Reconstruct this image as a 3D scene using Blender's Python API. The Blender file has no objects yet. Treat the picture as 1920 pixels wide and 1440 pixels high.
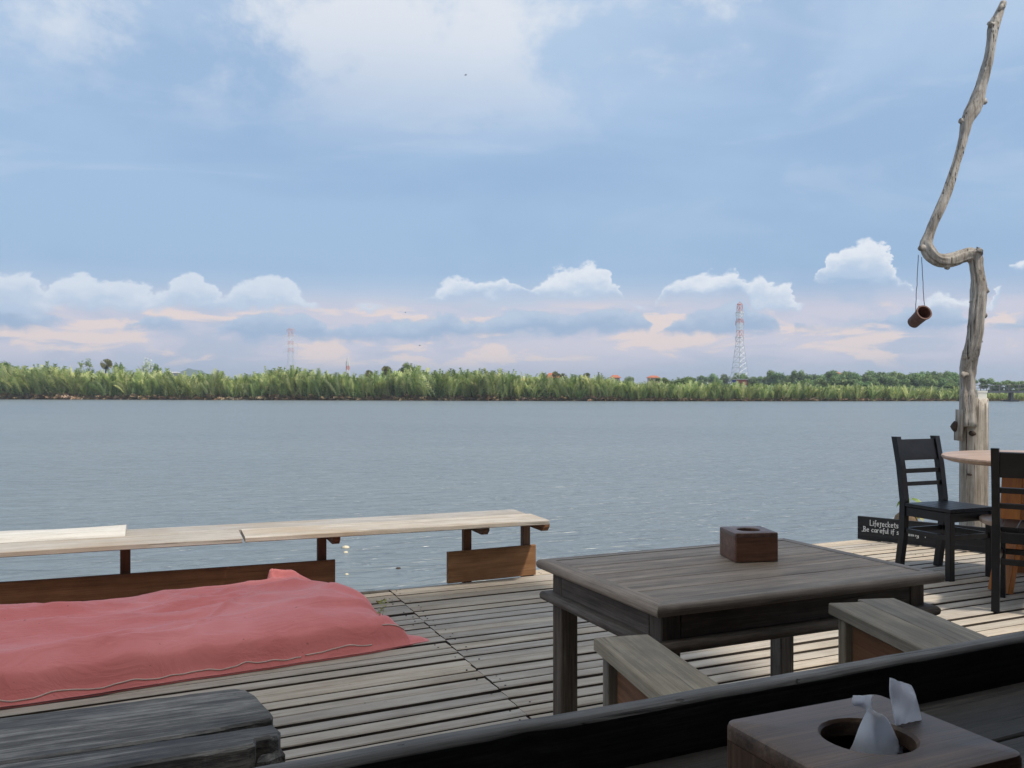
import bpy, bmesh, math, random
from mathutils import Vector, Matrix, noise
from math import sin, cos, pi, radians, sqrt, atan2, exp
random.seed(11)
scn = bpy.context.scene
COL = scn.collection

# ------------------------------------------------------------------ camera
EYE = 1.28                     # camera height over the deck (deck top is z = 0)
WATER = -0.72                  # water level
F, HU, HV = 1663.0, 960.0, 731.0   # focal length and horizon in photo pixels
cam = bpy.data.cameras.new('camera')
cam.sensor_width = 36.0
cam.lens = F / 1920 * 36
cam.shift_y = 11 / 1920
cam.clip_start = 0.05
cam.clip_end = 30000
camo = bpy.data.objects.new('camera', cam)
camo.location = (0, 0, EYE)
camo.rotation_euler = (pi / 2, 0, 0)
COL.objects.link(camo)
scn.camera = camo

def G(u, v, z=0.0):
    """world point seen at photo pixel (u, v) that lies at height z"""
    d = (EYE - z) * F / (v - HV)
    return Vector(((u - HU) / F * d, d, z))

def D(u, v, d):
    """world point seen at photo pixel (u, v) at distance d"""
    return Vector(((u - HU) / F * d, d, EYE - (v - HV) / F * d))

def S(r, g, b):
    def f(c):
        c /= 255.0
        return c / 12.92 if c <= 0.04045 else ((c + 0.055) / 1.055) ** 2.4
    return (f(r), f(g), f(b))

# ------------------------------------------------------------------ exposure, sun
vs = scn.view_settings
vs.view_transform = 'Standard'
vs.look = 'None'
EXPO = 0.50
vs.exposure = EXPO
vs.gamma = 1.0
vs.use_curve_mapping = False
scn.render.engine = 'CYCLES'
scn.cycles.max_bounces = 8
scn.cycles.diffuse_bounces = 4
scn.cycles.glossy_bounces = 4
scn.cycles.transmission_bounces = 6
scn.cycles.transparent_max_bounces = 8
scn.cycles.sample_clamp_indirect = 6.0

SUN_AZ, SUN_EL = radians(120), radians(58)       # azimuth from +Y (view) towards +X
sd = Vector((sin(SUN_AZ) * cos(SUN_EL), cos(SUN_AZ) * cos(SUN_EL), sin(SUN_EL)))
sun = bpy.data.lights.new('sun', 'SUN')
sun.energy = 3.0
sun.angle = radians(4.0)
sun.color = (1.0, 0.93, 0.82)
suno = bpy.data.objects.new('sun', sun)
suno.rotation_euler = (-sd).to_track_quat('-Z', 'Y').to_euler()
COL.objects.link(suno)

# ------------------------------------------------------------------ node helpers
class X:
    """a socket with arithmetic: builds Math nodes"""
    nt = None
    def __init__(s, sock): s.s = sock
    @staticmethod
    def op(o, *a, clamp=False):
        n = X.nt.nodes.new('ShaderNodeMath'); n.operation = o; n.use_clamp = clamp
        for i, q in enumerate(a):
            if isinstance(q, X): X.nt.links.new(q.s, n.inputs[i])
            else: n.inputs[i].default_value = q
        return X(n.outputs[0])
    def __add__(s, o): return X.op('ADD', s, o)
    __radd__ = __add__
    def __sub__(s, o): return X.op('SUBTRACT', s, o)
    def __rsub__(s, o): return X.op('SUBTRACT', o, s)
    def __mul__(s, o): return X.op('MULTIPLY', s, o)
    __rmul__ = __mul__
    def __truediv__(s, o): return X.op('DIVIDE', s, o)
    def mx(s, o): return X.op('MAXIMUM', s, o)
    def mn(s, o): return X.op('MINIMUM', s, o)
    def sat(s): return X.op('ADD', s, 0.0, clamp=True)

def sstep(x, a, b, lo=0.0, hi=1.0):
    n = X.nt.nodes.new('ShaderNodeMapRange'); n.interpolation_type = 'SMOOTHSTEP'
    X.nt.links.new(x.s, n.inputs[0])
    for i, q in enumerate((a, b, lo, hi)): n.inputs[i + 1].default_value = q
    return X(n.outputs[0])

def fbm(vec, scale, detail=5, rough=0.55, dist=0.0):
    n = X.nt.nodes.new('ShaderNodeTexNoise')
    n.inputs['Scale'].default_value = scale; n.inputs['Detail'].default_value = detail
    n.inputs['Roughness'].default_value = rough; n.inputs['Distortion'].default_value = dist
    X.nt.links.new(vec, n.inputs['Vector'])
    return X(n.outputs['Fac'])

def vmap(vec, scale=(1, 1, 1), loc=(0, 0, 0)):
    n = X.nt.nodes.new('ShaderNodeMapping')
    n.inputs['Scale'].default_value = scale; n.inputs['Location'].default_value = loc
    X.nt.links.new(vec, n.inputs['Vector'])
    return n.outputs[0]

def cmix(fac, a, b, mode='MIX'):
    n = X.nt.nodes.new('ShaderNodeMix'); n.data_type = 'RGBA'; n.blend_type = mode
    for i, q in ((0, fac), (6, a), (7, b)):
        if isinstance(q, X): X.nt.links.new(q.s, n.inputs[i])
        elif isinstance(q, bpy.types.NodeSocket): X.nt.links.new(q, n.inputs[i])
        elif isinstance(q, (tuple, list)): n.inputs[i].default_value = (*q, 1)[:4]
        else: n.inputs[i].default_value = q
    return n.outputs[2]

def ramp(x, stops):
    n = X.nt.nodes.new('ShaderNodeValToRGB')
    cr = n.color_ramp
    while len(cr.elements) < len(stops): cr.elements.new(0.5)
    for e, (p, c) in zip(cr.elements, stops):
        e.position = p; e.color = (*c, 1)
    X.nt.links.new(x.s if isinstance(x, X) else x, n.inputs[0])
    return n.outputs[0]

# ------------------------------------------------------------------ sky
SKY_K = 0.10
SKY_D = SKY_K * 2 ** EXPO        # cloud colours are given as they look in the photo
world = bpy.data.worlds.new('World')
scn.world = world
world.use_nodes = True
nt = world.node_tree
nt.nodes.clear()
X.nt = nt
out = nt.nodes.new('ShaderNodeOutputWorld')
bg = nt.nodes.new('ShaderNodeBackground')
bg.inputs['Strength'].default_value = SKY_K
nt.links.new(bg.outputs[0], out.inputs[0])
sky = nt.nodes.new('ShaderNodeTexSky')
sky.sky_type = 'NISHITA'
sky.sun_disc = False
sky.sun_elevation = SUN_EL
sky.sun_rotation = SUN_AZ
sky.air_density = 1.0
sky.dust_density = 2.0
tc = nt.nodes.new('ShaderNodeTexCoord')
dvec = tc.outputs['Generated']
sep = nt.nodes.new('ShaderNodeSeparateXYZ')
nt.links.new(dvec, sep.inputs[0])
dx, dy, dz = X(sep.outputs[0]), X(sep.outputs[1]), X(sep.outputs[2])
el = X.op('ARCSINE', dz) * (180 / pi)                 # elevation, degrees
az = X.op('ARCTAN2', dx, dy) * (180 / pi)             # azimuth from the view, degrees
def AE(u, v):
    p = Vector((u - HU, F, HV - v))
    return math.degrees(atan2(p.x, p.y)), math.degrees(math.asin(p.normalized().z))
# hazy veil, by elevation
veil = ramp((el / 60.0).sat(), [
    (0.0, S(192, 199, 220)), (0.045, S(193, 202, 225)), (0.095, S(190, 206, 230)), (0.125, S(160, 191, 225)),
    (0.25, S(165, 195, 229)), (0.36, S(185, 209, 236)), (0.60, S(190, 212, 238)), (1.0, S(196, 214, 240))])
# big soft structure of the high veil
n1 = fbm(vmap(dvec, (1.6, 1.6, 4.0), (3.1, 0.4, 1.7)), 1.5, 6, 0.55, 0.5)
veil = cmix(sstep(n1, 0.40, 0.60, 0.0, 0.55), veil, S(145, 178, 217))
n2 = fbm(vmap(dvec, (1.6, 1.6, 2.3), (7.3, 1.9, 0.2)), 3.0, 9, 0.64, 0.2)
hi = sstep(el, 13.5, 24.0)
bank = hi * sstep(n2 + 0.05 - X.op('ABSOLUTE', az + 8.0) * 0.0065, 0.40, 0.60)
veil = cmix(bank * 0.95, veil, S(238, 242, 248))
n3 = fbm(vmap(dvec, (1.2, 1.2, 5.0), (1.3, 6.1, 2.2)), 2.2, 7, 0.6, 0.8)
veil = cmix(sstep(n3, 0.50, 0.68) * sstep(el, 8.0, 14.0) * 0.30, veil, S(214, 226, 240))
skyc = cmix(0.86, sky.outputs[0], cmix(1.0, veil, (1 / SKY_D,) * 3, 'MULTIPLY'))
def lay(fac, col):
    global skyc
    skyc = cmix(fac, skyc, tuple(c / SKY_D for c in col))
# domain warp shared by the low clouds
wn = nt.nodes.new('ShaderNodeTexNoise')
wn.inputs['Scale'].default_value = 16.0; wn.inputs['Detail'].default_value = 6.0; wn.inputs['Roughness'].default_value = 0.62
nt.links.new(vmap(dvec, (1, 1, 1.6)), wn.inputs['Vector'])
wsep = nt.nodes.new('ShaderNodeSeparateXYZ'); nt.links.new(wn.outputs['Color'], wsep.inputs[0])
wx, wy, wz = X(wsep.outputs[0]) - 0.5, X(wsep.outputs[1]) - 0.5, X(wsep.outputs[2]) - 0.5
w5 = fbm(vmap(dvec, (1, 1, 1.4), (4, 9, 2)), 52.0, 4, 0.6) - 0.5
azw = az + wx * 3.6 + w5 * 0.9
elw = el + wy * 2.5 + w5 * 0.9
def curve(x, pts, lo=-40.0, hi=40.0, top=14.0):
    """float curve over azimuth: photo pixels (u, v) to elevation in degrees"""
    n = nt.nodes.new('ShaderNodeFloatCurve')
    c = n.mapping.curves[0]
    q = []
    for (u, v) in pts:
        a, e = AE(u, v); q.append(((a - lo) / (hi - lo), max(0, e / top)))
    while len(c.points) < len(q): c.points.new(0.5, 0.5)
    for p, (a, e) in zip(c.points, q): p.location = (a, e); p.handle_type = 'VECTOR'
    n.mapping.update()
    X.nt.links.new(((x - lo) * (1 / (hi - lo))).sat().s, n.inputs['Value'])
    return X(n.outputs[0]) * top
# warm glow between the low cloud banks, with slate cloud scraps in front
np_ = fbm(vmap(dvec, (3.0, 3.0, 12.0), (0.7, 2.0, 5.0)), 2.4, 7, 0.6, 0.7)
band = sstep(el, 0.6, 2.4) * sstep(el, 6.6, 4.6)
lay(band * sstep(np_, 0.34, 0.56, 0.25, 0.8), S(216, 212, 225))
np2 = fbm(vmap(dvec, (3.4, 3.4, 13.0), (4.7, 1.0, 2.0)), 3.1, 7, 0.6, 0.5)
lay(sstep(el, 1.0, 2.2) * sstep(el, 5.9, 4.6) * sstep(np2, 0.50, 0.60, 0.0, 0.85), S(241, 222, 215))
def deckcloud(tops, bases, sharp_t, sharp_b, e2):
    t_, b_ = curve(azw, tops), curve(az, bases)
    m_ = sstep(t_ - e2, 0.0, sharp_t) * sstep(e2 - b_, 0.0, sharp_b)
    h_ = ((e2 - b_) / (t_ - b_).mx(0.05)).sat()
    return m_, h_
sm, sh = deckcloud([(-1000, 640), (0, 560), (60, 570), (110, 600), (150, 640), (230, 612), (270, 592), (330, 590), (372, 612), (392, 625), (450, 585), (520, 578), (590, 592), (610, 612), (700, 600), (760, 590), (840, 585), (900, 600), (960, 578), (1050, 590), (1100, 585), (1170, 575), (1200, 590), (1225, 640), (1245, 600), (1330, 575), (1400, 560), (1450, 600), (1475, 640), (1490, 600), (1560, 605), (1640, 598), (1700, 565), (1800, 570), (1830, 610), (1860, 600), (2000, 580), (2200, 600), (2600, 590)],
                   [(-1000, 640), (0, 625), (130, 618), (250, 630), (380, 622), (480, 645), (640, 645), (760, 642), (900, 638), (1100, 640), (1220, 630), (1300, 640), (1420, 636), (1480, 626), (1640, 618), (1720, 634), (1850, 622), (2000, 630), (2600, 630)], 0.35, 0.7, elw * 0.85 + el * 0.15)
lay(sm * 0.92, S(155, 182, 214))
lay(sm * sstep(sh + wz * 1.0, 0.30, 1.0, 0, 0.6), S(206, 220, 236))
cm_, ch_ = deckcloud([(-1000, 590), (-600, 520), (-300, 505), (0, 506), (25, 500), (55, 495), (72, 520), (92, 545), (108, 518), (150, 505), (190, 514), (212, 528), (235, 518), (262, 530), (292, 552), (318, 526), (350, 518), (382, 526), (408, 552), (430, 535), (455, 524), (500, 516), (522, 524), (548, 530), (575, 548), (600, 570), (640, 578), (690, 566), (740, 574), (790, 562), (815, 545), (840, 522), (872, 518), (900, 532), (940, 510), (968, 524), (992, 545), (1012, 524), (1040, 500), (1075, 498), (1112, 490), (1142, 505), (1166, 532), (1180, 568), (1235, 572), (1252, 535), (1282, 512), (1322, 502), (1378, 503), (1396, 524), (1416, 512), (1440, 534), (1474, 526), (1490, 556), (1505, 572), (1524, 560), (1532, 488), (1552, 470), (1572, 476), (1592, 456), (1620, 440), (1652, 450), (1672, 476), (1680, 512), (1700, 516), (1716, 560), (1780, 548), (1830, 560), (1878, 560), (1890, 492), (1920, 468), (2000, 480), (2050, 590), (2200, 510), (2600, 505)],
                     [(-1000, 585), (0, 592), (300, 590), (590, 582), (700, 590), (800, 566), (1000, 560), (1170, 562), (1200, 590), (1250, 552), (1395, 552), (1410, 588), (1510, 590), (1524, 532), (1705, 534), (1720, 585), (1870, 582), (1885, 510), (2050, 515), (2200, 560), (2600, 560)], 0.34, 0.6, elw)
lay(cm_ * 0.9, S(184, 205, 230))
lay(cm_ * sstep(ch_ + wz * 1.5, 0.05, 0.85, 0.0, 0.9) * sstep(az, -14.0, 4.0, 0.68, 1.0), S(236, 241, 248))
# the same kind of cloud all round, outside the frame
gen = fbm(vmap(dvec, (1, 1, 2.2), (2, 2, 2)), 5.0, 7, 0.6)
far_az = sstep(X.op('ABSOLUTE', az), 38.0, 55.0)
lay(far_az * sstep(el, 3.0, 7.0) * sstep(gen, 0.50, 0.62) * 0.8, S(226, 232, 241))
# below the horizon
skyc = cmix(sstep(el, -3.0, -0.5), tuple(c / SKY_D for c in S(120, 130, 140)), skyc)
nt.links.new(skyc, bg.inputs[0])

# ------------------------------------------------------------------ materials
MATS = {}
def newmat(name):
    m = bpy.data.materials.new(name)
    m.use_nodes = True
    X.nt = m.node_tree
    b = m.node_tree.nodes['Principled BSDF']
    return m, b

def mlink(a, b): X.nt.links.new(a.s if isinstance(a, X) else a, b)

def bump(height, strength, dist, b):
    n = X.nt.nodes.new('ShaderNodeBump')
    n.inputs['Strength'].default_value = strength
    n.inputs['Distance'].default_value = dist
    mlink(height, n.inputs['Height'])
    mlink(n.outputs[0], b.inputs['Normal'])

def wood(name, c_dark, c_mid, c_light, axis='x', rough=0.75, gs=1.0, var=0.25, stain=None, stain_amt=0.5, bmp=0.35, spec=0.3, cracks=0.5):
    key = (name, axis)
    if key in MATS: return MATS[key]
    m, b = newmat('%s_%s' % (name, axis))
    t = X.nt.nodes.new('ShaderNodeTexCoord')
    oi = X.nt.nodes.new('ShaderNodeObjectInfo')
    off = X.nt.nodes.new('ShaderNodeVectorMath'); off.operation = 'SCALE'
    off.inputs[0].default_value = (37.0, 91.0, 53.0)
    mlink(oi.outputs['Random'], off.inputs['Scale'])
    ad = X.nt.nodes.new('ShaderNodeVectorMath')
    mlink(t.outputs['Object'], ad.inputs[0]); mlink(off.outputs[0], ad.inputs[1])
    v = ad.outputs[0]
    def sc(a, c):
        r = [c * gs] * 3
        r['xyz'.index(axis)] = a * gs
        return tuple(r)
    g1 = fbm(vmap(v, sc(1.3, 26)), 1.0, 7, 0.66, 0.25)
    g2 = fbm(vmap(v, sc(4.0, 190)), 1.0, 5, 0.7, 0.1)
    g4 = fbm(vmap(v, sc(7.0, 16)), 1.0, 5, 0.65)
    g5 = fbm(vmap(v, sc(38.0, 70)), 1.0, 2, 0.5)
    g3 = fbm(vmap(v, sc(1.2, 3.0)), 1.3, 5, 0.6)
    col = ramp(g1 * 0.45 + g2 * 0.35 + g4 * 0.20, [(0.38, c_dark), (0.50, c_mid), (0.61, c_light)])
    crk = sstep(fbm(vmap(v, sc(1.6, 75)), 1.0, 3, 0.5, 0.15), 0.63, 0.68).mx(sstep(g5, 0.73, 0.77))
    col = cmix(crk * cracks, col, tuple(c * 0.35 for c in c_dark))
    if stain is not None:
        col = cmix(sstep(g3, 0.45, 0.68) * stain_amt, col, stain)
    rv = X(oi.outputs['Random'])
    val = rv * (2 * var) + (1 - var)
    hs = X.nt.nodes.new('ShaderNodeHueSaturation')
    mlink(val, hs.inputs['Value']); mlink(col, hs.inputs['Color'])
    mlink(rv * 0.4 + 0.8, hs.inputs['Saturation'])
    mlink(hs.outputs[0], b.inputs['Base Color'])
    mlink(g2 * 0.2 + (rough - 0.1), b.inputs['Roughness'])
    b.inputs['Specular IOR Level'].default_value = spec
    bump(g1 * 0.5 + g2 * 0.6 - crk * 0.8, bmp, 0.006, b)
    MATS[key] = m
    return m

def W_deck(a='x'): return wood('grey_deck_wood', (0.275, 0.231, 0.180), (0.405, 0.349, 0.280), (0.475, 0.422, 0.350), a, 0.8, 1.0, 0.13, (0.23, 0.185, 0.14), 0.45, cracks=0.5)
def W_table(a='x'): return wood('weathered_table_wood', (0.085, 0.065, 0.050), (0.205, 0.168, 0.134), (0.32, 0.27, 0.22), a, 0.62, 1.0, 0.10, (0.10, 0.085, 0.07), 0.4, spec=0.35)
def W_tside(a='x'): return wood('shaded_table_wood', (0.042, 0.034, 0.027), (0.105, 0.086, 0.069), (0.19, 0.16, 0.13), a, 0.7, 1.2, 0.10, (0.04, 0.032, 0.026), 0.4)  # darker copy of the table wood: shade put into apron, legs and lower moulding
def W_bench(a='x'): return wood('pale_bench_wood', (0.13, 0.108, 0.08), (0.245, 0.212, 0.162), (0.35, 0.31, 0.245), a, 0.75, 1.0, 0.10, (0.11, 0.10, 0.085), 0.7)
def W_shelf(a='x'): return wood('bleached_shelf_wood', (0.22, 0.19, 0.155), (0.36, 0.325, 0.28), (0.45, 0.415, 0.37), a, 0.8, 1.0, 0.12, (0.30, 0.235, 0.17), 0.6, cracks=0.6)
def W_brown(a='x'): return wood('brown_board_wood', (0.085, 0.042, 0.024), (0.165, 0.085, 0.048), (0.23, 0.125, 0.072), a, 0.7, 1.0, 0.15, (0.10, 0.05, 0.03), 0.4, cracks=0.3)
def W_char(a='x'): return wood('blackened_timber', (0.026, 0.025, 0.024), (0.115, 0.110, 0.103), (0.31, 0.297, 0.275), a, 0.8, 1.5, 0.10, (0.035, 0.038, 0.05), 0.55, bmp=0.5)
def W_counter(a='x'): return wood('dark_counter_wood', (0.014, 0.013, 0.012), (0.045, 0.040, 0.036), (0.11, 0.10, 0.09), a, 0.6, 1.0, 0.10, (0.014, 0.013, 0.014), 0.5, bmp=0.5)
def W_ledge(a='x'): return wood('dark_ledge_wood', (0.055, 0.055, 0.056), (0.15, 0.15, 0.15), (0.27, 0.268, 0.265), a, 0.8, 1.0, 0.05, (0.05, 0.05, 0.052), 0.4, bmp=0.6)
def W_drift(a='z'): return wood('driftwood', (0.10, 0.08, 0.062), (0.35, 0.31, 0.26), (0.52, 0.48, 0.42), a, 0.85, 0.8, 0.05, (0.15, 0.115, 0.085), 0.6, bmp=1.0, cracks=0.95)
def W_teak(a='z'): return wood('teak', (0.16, 0.058, 0.018), (0.27, 0.105, 0.036), (0.34, 0.145, 0.055), a, 0.45, 1.0, 0.08, None, bmp=0.12, cracks=0.15, spec=0.4)
def W_round(a='x'): return wood('round_table_wood', (0.27, 0.175, 0.12), (0.37, 0.25, 0.175), (0.45, 0.325, 0.24), a, 0.4, 1.0, 0.05, None, bmp=0.12, cracks=0.15, spec=0.4)
def W_box(a='x'): return wood('tissue_box_wood', (0.048, 0.022, 0.014), (0.115, 0.056, 0.037), (0.185, 0.098, 0.066), a, 0.4, 1.4, 0.05, (0.05, 0.02, 0.014), 0.4, bmp=0.15, cracks=0.2, spec=0.4)
def W_box2(a='x'): return wood('walnut_box_wood', (0.036, 0.021, 0.013), (0.092, 0.056, 0.037), (0.17, 0.112, 0.078), a, 0.42, 1.6, 0.05, (0.05, 0.036, 0.03), 0.4, bmp=0.2, cracks=0.2, spec=0.4)

def plain(name, col, rough=0.6, var=0.0, nscale=8.0, spec=0.4, metal=0.0, bmp=0.0, vary=0.0, transl=0.0):
    if name in MATS: return MATS[name]
    m, b = newmat(name)
    t = X.nt.nodes.new('ShaderNodeTexCoord')
    n = fbm(t.outputs['Object'], nscale, 5, 0.6)
    c = ramp(n, [(0.3, tuple(q * (1 - var) for q in col)), (0.7, tuple(min(1, q * (1 + var)) for q in col))])
    if vary:
        oi = X.nt.nodes.new('ShaderNodeObjectInfo')
        hs = X.nt.nodes.new('ShaderNodeHueSaturation')
        rv = X(oi.outputs['Random'])
        mlink(rv * (2 * vary) + (1 - vary), hs.inputs['Value'])
        fr = X.op('FRACT', rv * 7.31)
        mlink(fr * 0.05 + 0.475, hs.inputs['Hue'])
        mlink(c, hs.inputs['Color'])
        c = hs.outputs[0]
    mlink(c, b.inputs['Base Color'])
    b.inputs['Roughness'].default_value = rough
    b.inputs['Specular IOR Level'].default_value = spec
    b.inputs['Metallic'].default_value = metal
    if bmp: bump(n, bmp, 0.01, b)
    if transl:
        tr = X.nt.nodes.new('ShaderNodeBsdfTranslucent'); mlink(c, tr.inputs[0])
        mx = X.nt.nodes.new('ShaderNodeMixShader'); mx.inputs[0].default_value = transl
        o = X.nt.nodes['Material Output']
        mlink(b.outputs[0], mx.inputs[1]); mlink(tr.outputs[0], mx.inputs[2]); mlink(mx.outputs[0], o.inputs[0])
    MATS[name] = m
    return m

# ------------------------------------------------------------------ mesh helpers
def mitre_bar(mb, p0, p1, poly):
    """profile poly of (outward, up) swept p0 to p1 with 45 degree mitres; outward is to the right of travel"""
    p0 = Vector(p0); p1 = Vector(p1); d = (p1 - p0).normalized(); sd_ = d.cross(Vector((0, 0, 1))); n = len(poly)
    vv = [p0 - d * a + sd_ * a + Vector((0, 0, c)) for a, c in poly] + [p1 + d * a + sd_ * a + Vector((0, 0, c)) for a, c in poly]
    mb.add(vv, [(k, (k + 1) % n, (k + 1) % n + n, k + n) for k in range(n)] + [tuple(range(n - 1, -1, -1)), tuple(range(n, 2 * n))])

class MB:
    def __init__(s): s.v = []; s.f = []; s.mi = []
    def add(s, vs_, fs, mi=0):
        o = len(s.v)
        s.v += [tuple(p) for p in vs_]
        s.f += [tuple(i + o for i in f) for f in fs]
        s.mi += [mi] * len(fs)
    def bar(s, p0, p1, w, h, up=(0, 0, 1), ch=0.004, seg=1, jit=0.0, w1=None, h1=None, mi=0, rnd=random):
        """chamfered bar from p0 to p1; w across, h along up"""
        p0 = Vector(p0); p1 = Vector(p1); d = (p1 - p0); L = d.length; d = d / L
        up = Vector(up); side = d.cross(up).normalized(); up = side.cross(d).normalized()
        w1 = w if w1 is None else w1; h1 = h if h1 is None else h1
        rings = []
        es = [(0, ch)] + [(L * i / seg, 0) for i in range(1, seg)] + [(L, ch)]
        def ring(x, cut):
            k = x / L; ww = (w + (w1 - w) * k) / 2; hh = (h + (h1 - h) * k) / 2; c = min(ch, ww * .9, hh * .9)
            a = [(-ww + c, -hh), (ww - c, -hh), (ww, -hh + c), (ww, hh - c), (ww - c, hh), (-ww + c, hh), (-ww, hh - c), (-ww, -hh + c)]
            j1 = rnd.uniform(-jit, jit); j2 = rnd.uniform(-jit, jit) * .5
            return [p0 + d * x + side * (q[0] * (1 - cut) + j1) + up * (q[1] * (1 - cut) + j2) for q in a]
        for x, _ in es: rings.append(ring(x, 0))
        vv = [p for r in rings for p in r]
        n = 8; ff = []
        for i in range(len(rings) - 1):
            for k in range(n):
                a = i * n + k; b2 = i * n + (k + 1) % n
                ff.append((a, b2, b2 + n, a + n))
        ff.append(tuple(range(n - 1, -1, -1)))
        ff.append(tuple(range((len(rings) - 1) * n, len(rings) * n)))
        s.add(vv, ff, mi)
    def tube(s, pts, rad, n=8, cap=True, jit=0.0, mi=0, rnd=random):
        pts = [Vector(p) for p in pts]
        if not isinstance(rad, (list, tuple)): rad = [rad] * len(pts)
        vv = []; ff = []
        t0 = (pts[1] - pts[0]).normalized()
        ref = Vector((0, 0, 1)) if abs(t0.z) < 0.9 else Vector((1, 0, 0))
        nrm = t0.cross(ref).normalized()
        for i, p in enumerate(pts):
            t = (pts[min(i + 1, len(pts) - 1)] - pts[max(i - 1, 0)]).normalized()
            nrm = (nrm - t * nrm.dot(t)).normalized()
            bi = t.cross(nrm)
            for k in range(n):
                a = 2 * pi * k / n
                r = rad[i] * (1 + (rnd.uniform(-jit, jit) if jit else 0))
                vv.append(p + nrm * (cos(a) * r) + bi * (sin(a) * r))
        for i in range(len(pts) - 1):
            for k in range(n):
                a = i * n + k; b2 = i * n + (k + 1) % n
                ff.append((a, b2, b2 + n, a + n))
        if cap:
            ff.append(tuple(range(n - 1, -1, -1)))
            ff.append(tuple(range((len(pts) - 1) * n, len(pts) * n)))
        s.add(vv, ff, mi)
    def lathe(s, prof, n=32, c=(0, 0, 0), mi=0):
        vv = []; ff = []
        for (r, z) in prof:
            for k in range(n):
                a = 2 * pi * k / n
                vv.append((c[0] + r * cos(a), c[1] + r * sin(a), c[2] + z))
        for i in range(len(prof) - 1):
            for k in range(n):
                a = i * n + k; b2 = i * n + (k + 1) % n
                ff.append((a, b2, b2 + n, a + n))
        ff.append(tuple(range(n - 1, -1, -1)))
        ff.append(tuple(range((len(prof) - 1) * n, len(prof) * n)))
        s.add(vv, ff, mi)
    def prism(s, poly, z0, z1, ch=0.0, mi=0):
        """polygon (counter-clockwise, xy) extruded z0..z1 with a chamfered top rim"""
        n = len(poly)
        cx = sum(p[0] for p in poly) / n; cy = sum(p[1] for p in poly) / n
        rings = [[(p[0], p[1], z0) for p in poly], [(p[0], p[1], z1 - ch) for p in poly]]
        if ch:
            r = []
            for i in range(n):
                a = Vector(poly[i - 1][:2]); b2 = Vector(poly[i][:2]); c2 = Vector(poly[(i + 1) % n][:2])
                e = ((b2 - a).normalized() + (c2 - b2).normalized())
                e = e.normalized() if e.length > 1e-6 else Vector((1, 0))
                nn = Vector((-e.y, e.x))
                q = b2 + nn * ch
                r.append((q.x, q.y, z1))
            rings.append(r)
        vv = [p for r in rings for p in r]; ff = []
        for i in range(len(rings) - 1):
            for k in range(n):
                a = i * n + k; b2 = i * n + (k + 1) % n
                ff.append((a, b2, b2 + n, a + n))
        ff.append(tuple(range(n - 1, -1, -1)))
        ff.append(tuple(range((len(rings) - 1) * n, len(rings) * n)))
        s.add(vv, ff, mi)
    def mesh(s, name, mats, smooth=False):
        me = bpy.data.meshes.new(name)
        me.from_pydata(s.v, [], s.f)
        if not isinstance(mats, (list, tuple)): mats = [mats]
        for m in mats: me.materials.append(m)
        if len(mats) > 1: me.polygons.foreach_set('material_index', s.mi)
        if smooth: me.polygons.foreach_set('use_smooth', [True] * len(me.polygons))
        me.update()
        return me
    def build(s, name, mats, parent=None, smooth=False, loc=None, rotz=None):
        o = bpy.data.objects.new(name, s.mesh(name, mats, smooth))
        COL.objects.link(o)
        if parent: o.parent = parent
        if loc is not None: o.location = loc
        if rotz is not None: o.rotation_euler = (0, 0, rotz)
        return o

def tag(o, label=None, cat=None, group=None, kind=None):
    if label: o['label'] = label
    if cat: o['category'] = cat
    if group: o['group'] = group
    if kind: o['kind'] = kind
    return o

def empty(name, loc=(0, 0, 0), rotz=0.0):
    o = bpy.data.objects.new(name, None)
    o.location = loc; o.rotation_euler = (0, 0, rotz); o.empty_display_size = 0.1
    COL.objects.link(o)
    return o

def copy_tree(o, parent=None):
    c = o.copy(); COL.objects.link(c); c.parent = parent
    for ch in list(o.children): copy_tree(ch, c)
    return c

def smooth_angle(o, deg=40):
    me = o.data
    me.polygons.foreach_set('use_smooth', [True] * len(me.polygons))
    bm = bmesh.new(); bm.from_mesh(me)
    for e in bm.edges:
        if len(e.link_faces) == 2 and e.calc_face_angle(0) > radians(deg): e.smooth = False
    bm.to_mesh(me); bm.free()

def one(name, mat, parent, *args, **kw):
    """one chamfered bar as a part"""
    mb = MB(); mb.bar(*args, **kw)
    return mb.build(name, mat, parent)

#@@SETTING
exec_setting = True
# ================================================================== WATER, LAND
m, b = newmat('river_water')
t = X.nt.nodes.new('ShaderNodeTexCoord')
pv = t.outputs['Object']
mud = fbm(vmap(pv, (0.05, 0.12, 1)), 1.0, 4, 0.5)
mlink(ramp(mud, [(0.3, (0.150, 0.178, 0.190)), (0.7, (0.172, 0.200, 0.208))]), b.inputs['Base Color'])
b.inputs['Roughness'].default_value = 0.28
b.inputs['IOR'].default_value = 1.33
ra = radians(-16)
mp = X.nt.nodes.new('ShaderNodeMapping'); mp.inputs['Rotation'].default_value = (0, 0, ra)
mlink(pv, mp.inputs['Vector'])
rv_ = mp.outputs[0]
h1 = fbm(vmap(rv_, (1.1, 3.6, 1)), 1.0, 3, 0.5, 0.5)
h2 = fbm(vmap(rv_, (2.6, 8.5, 1), (5, 3, 0)), 1.0, 4, 0.6, 0.3)
h3 = fbm(vmap(rv_, (0.18, 0.55, 1), (1, 8, 0)), 1.0, 3, 0.5)
h1 = 1.0 - X.op('ABSOLUTE', h1 - 0.5) * 3.0
bump(h1 * 0.55 + h2 * 0.10 + h3 * 0.6, 1.0, 0.20, b)
M_water = m

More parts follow.
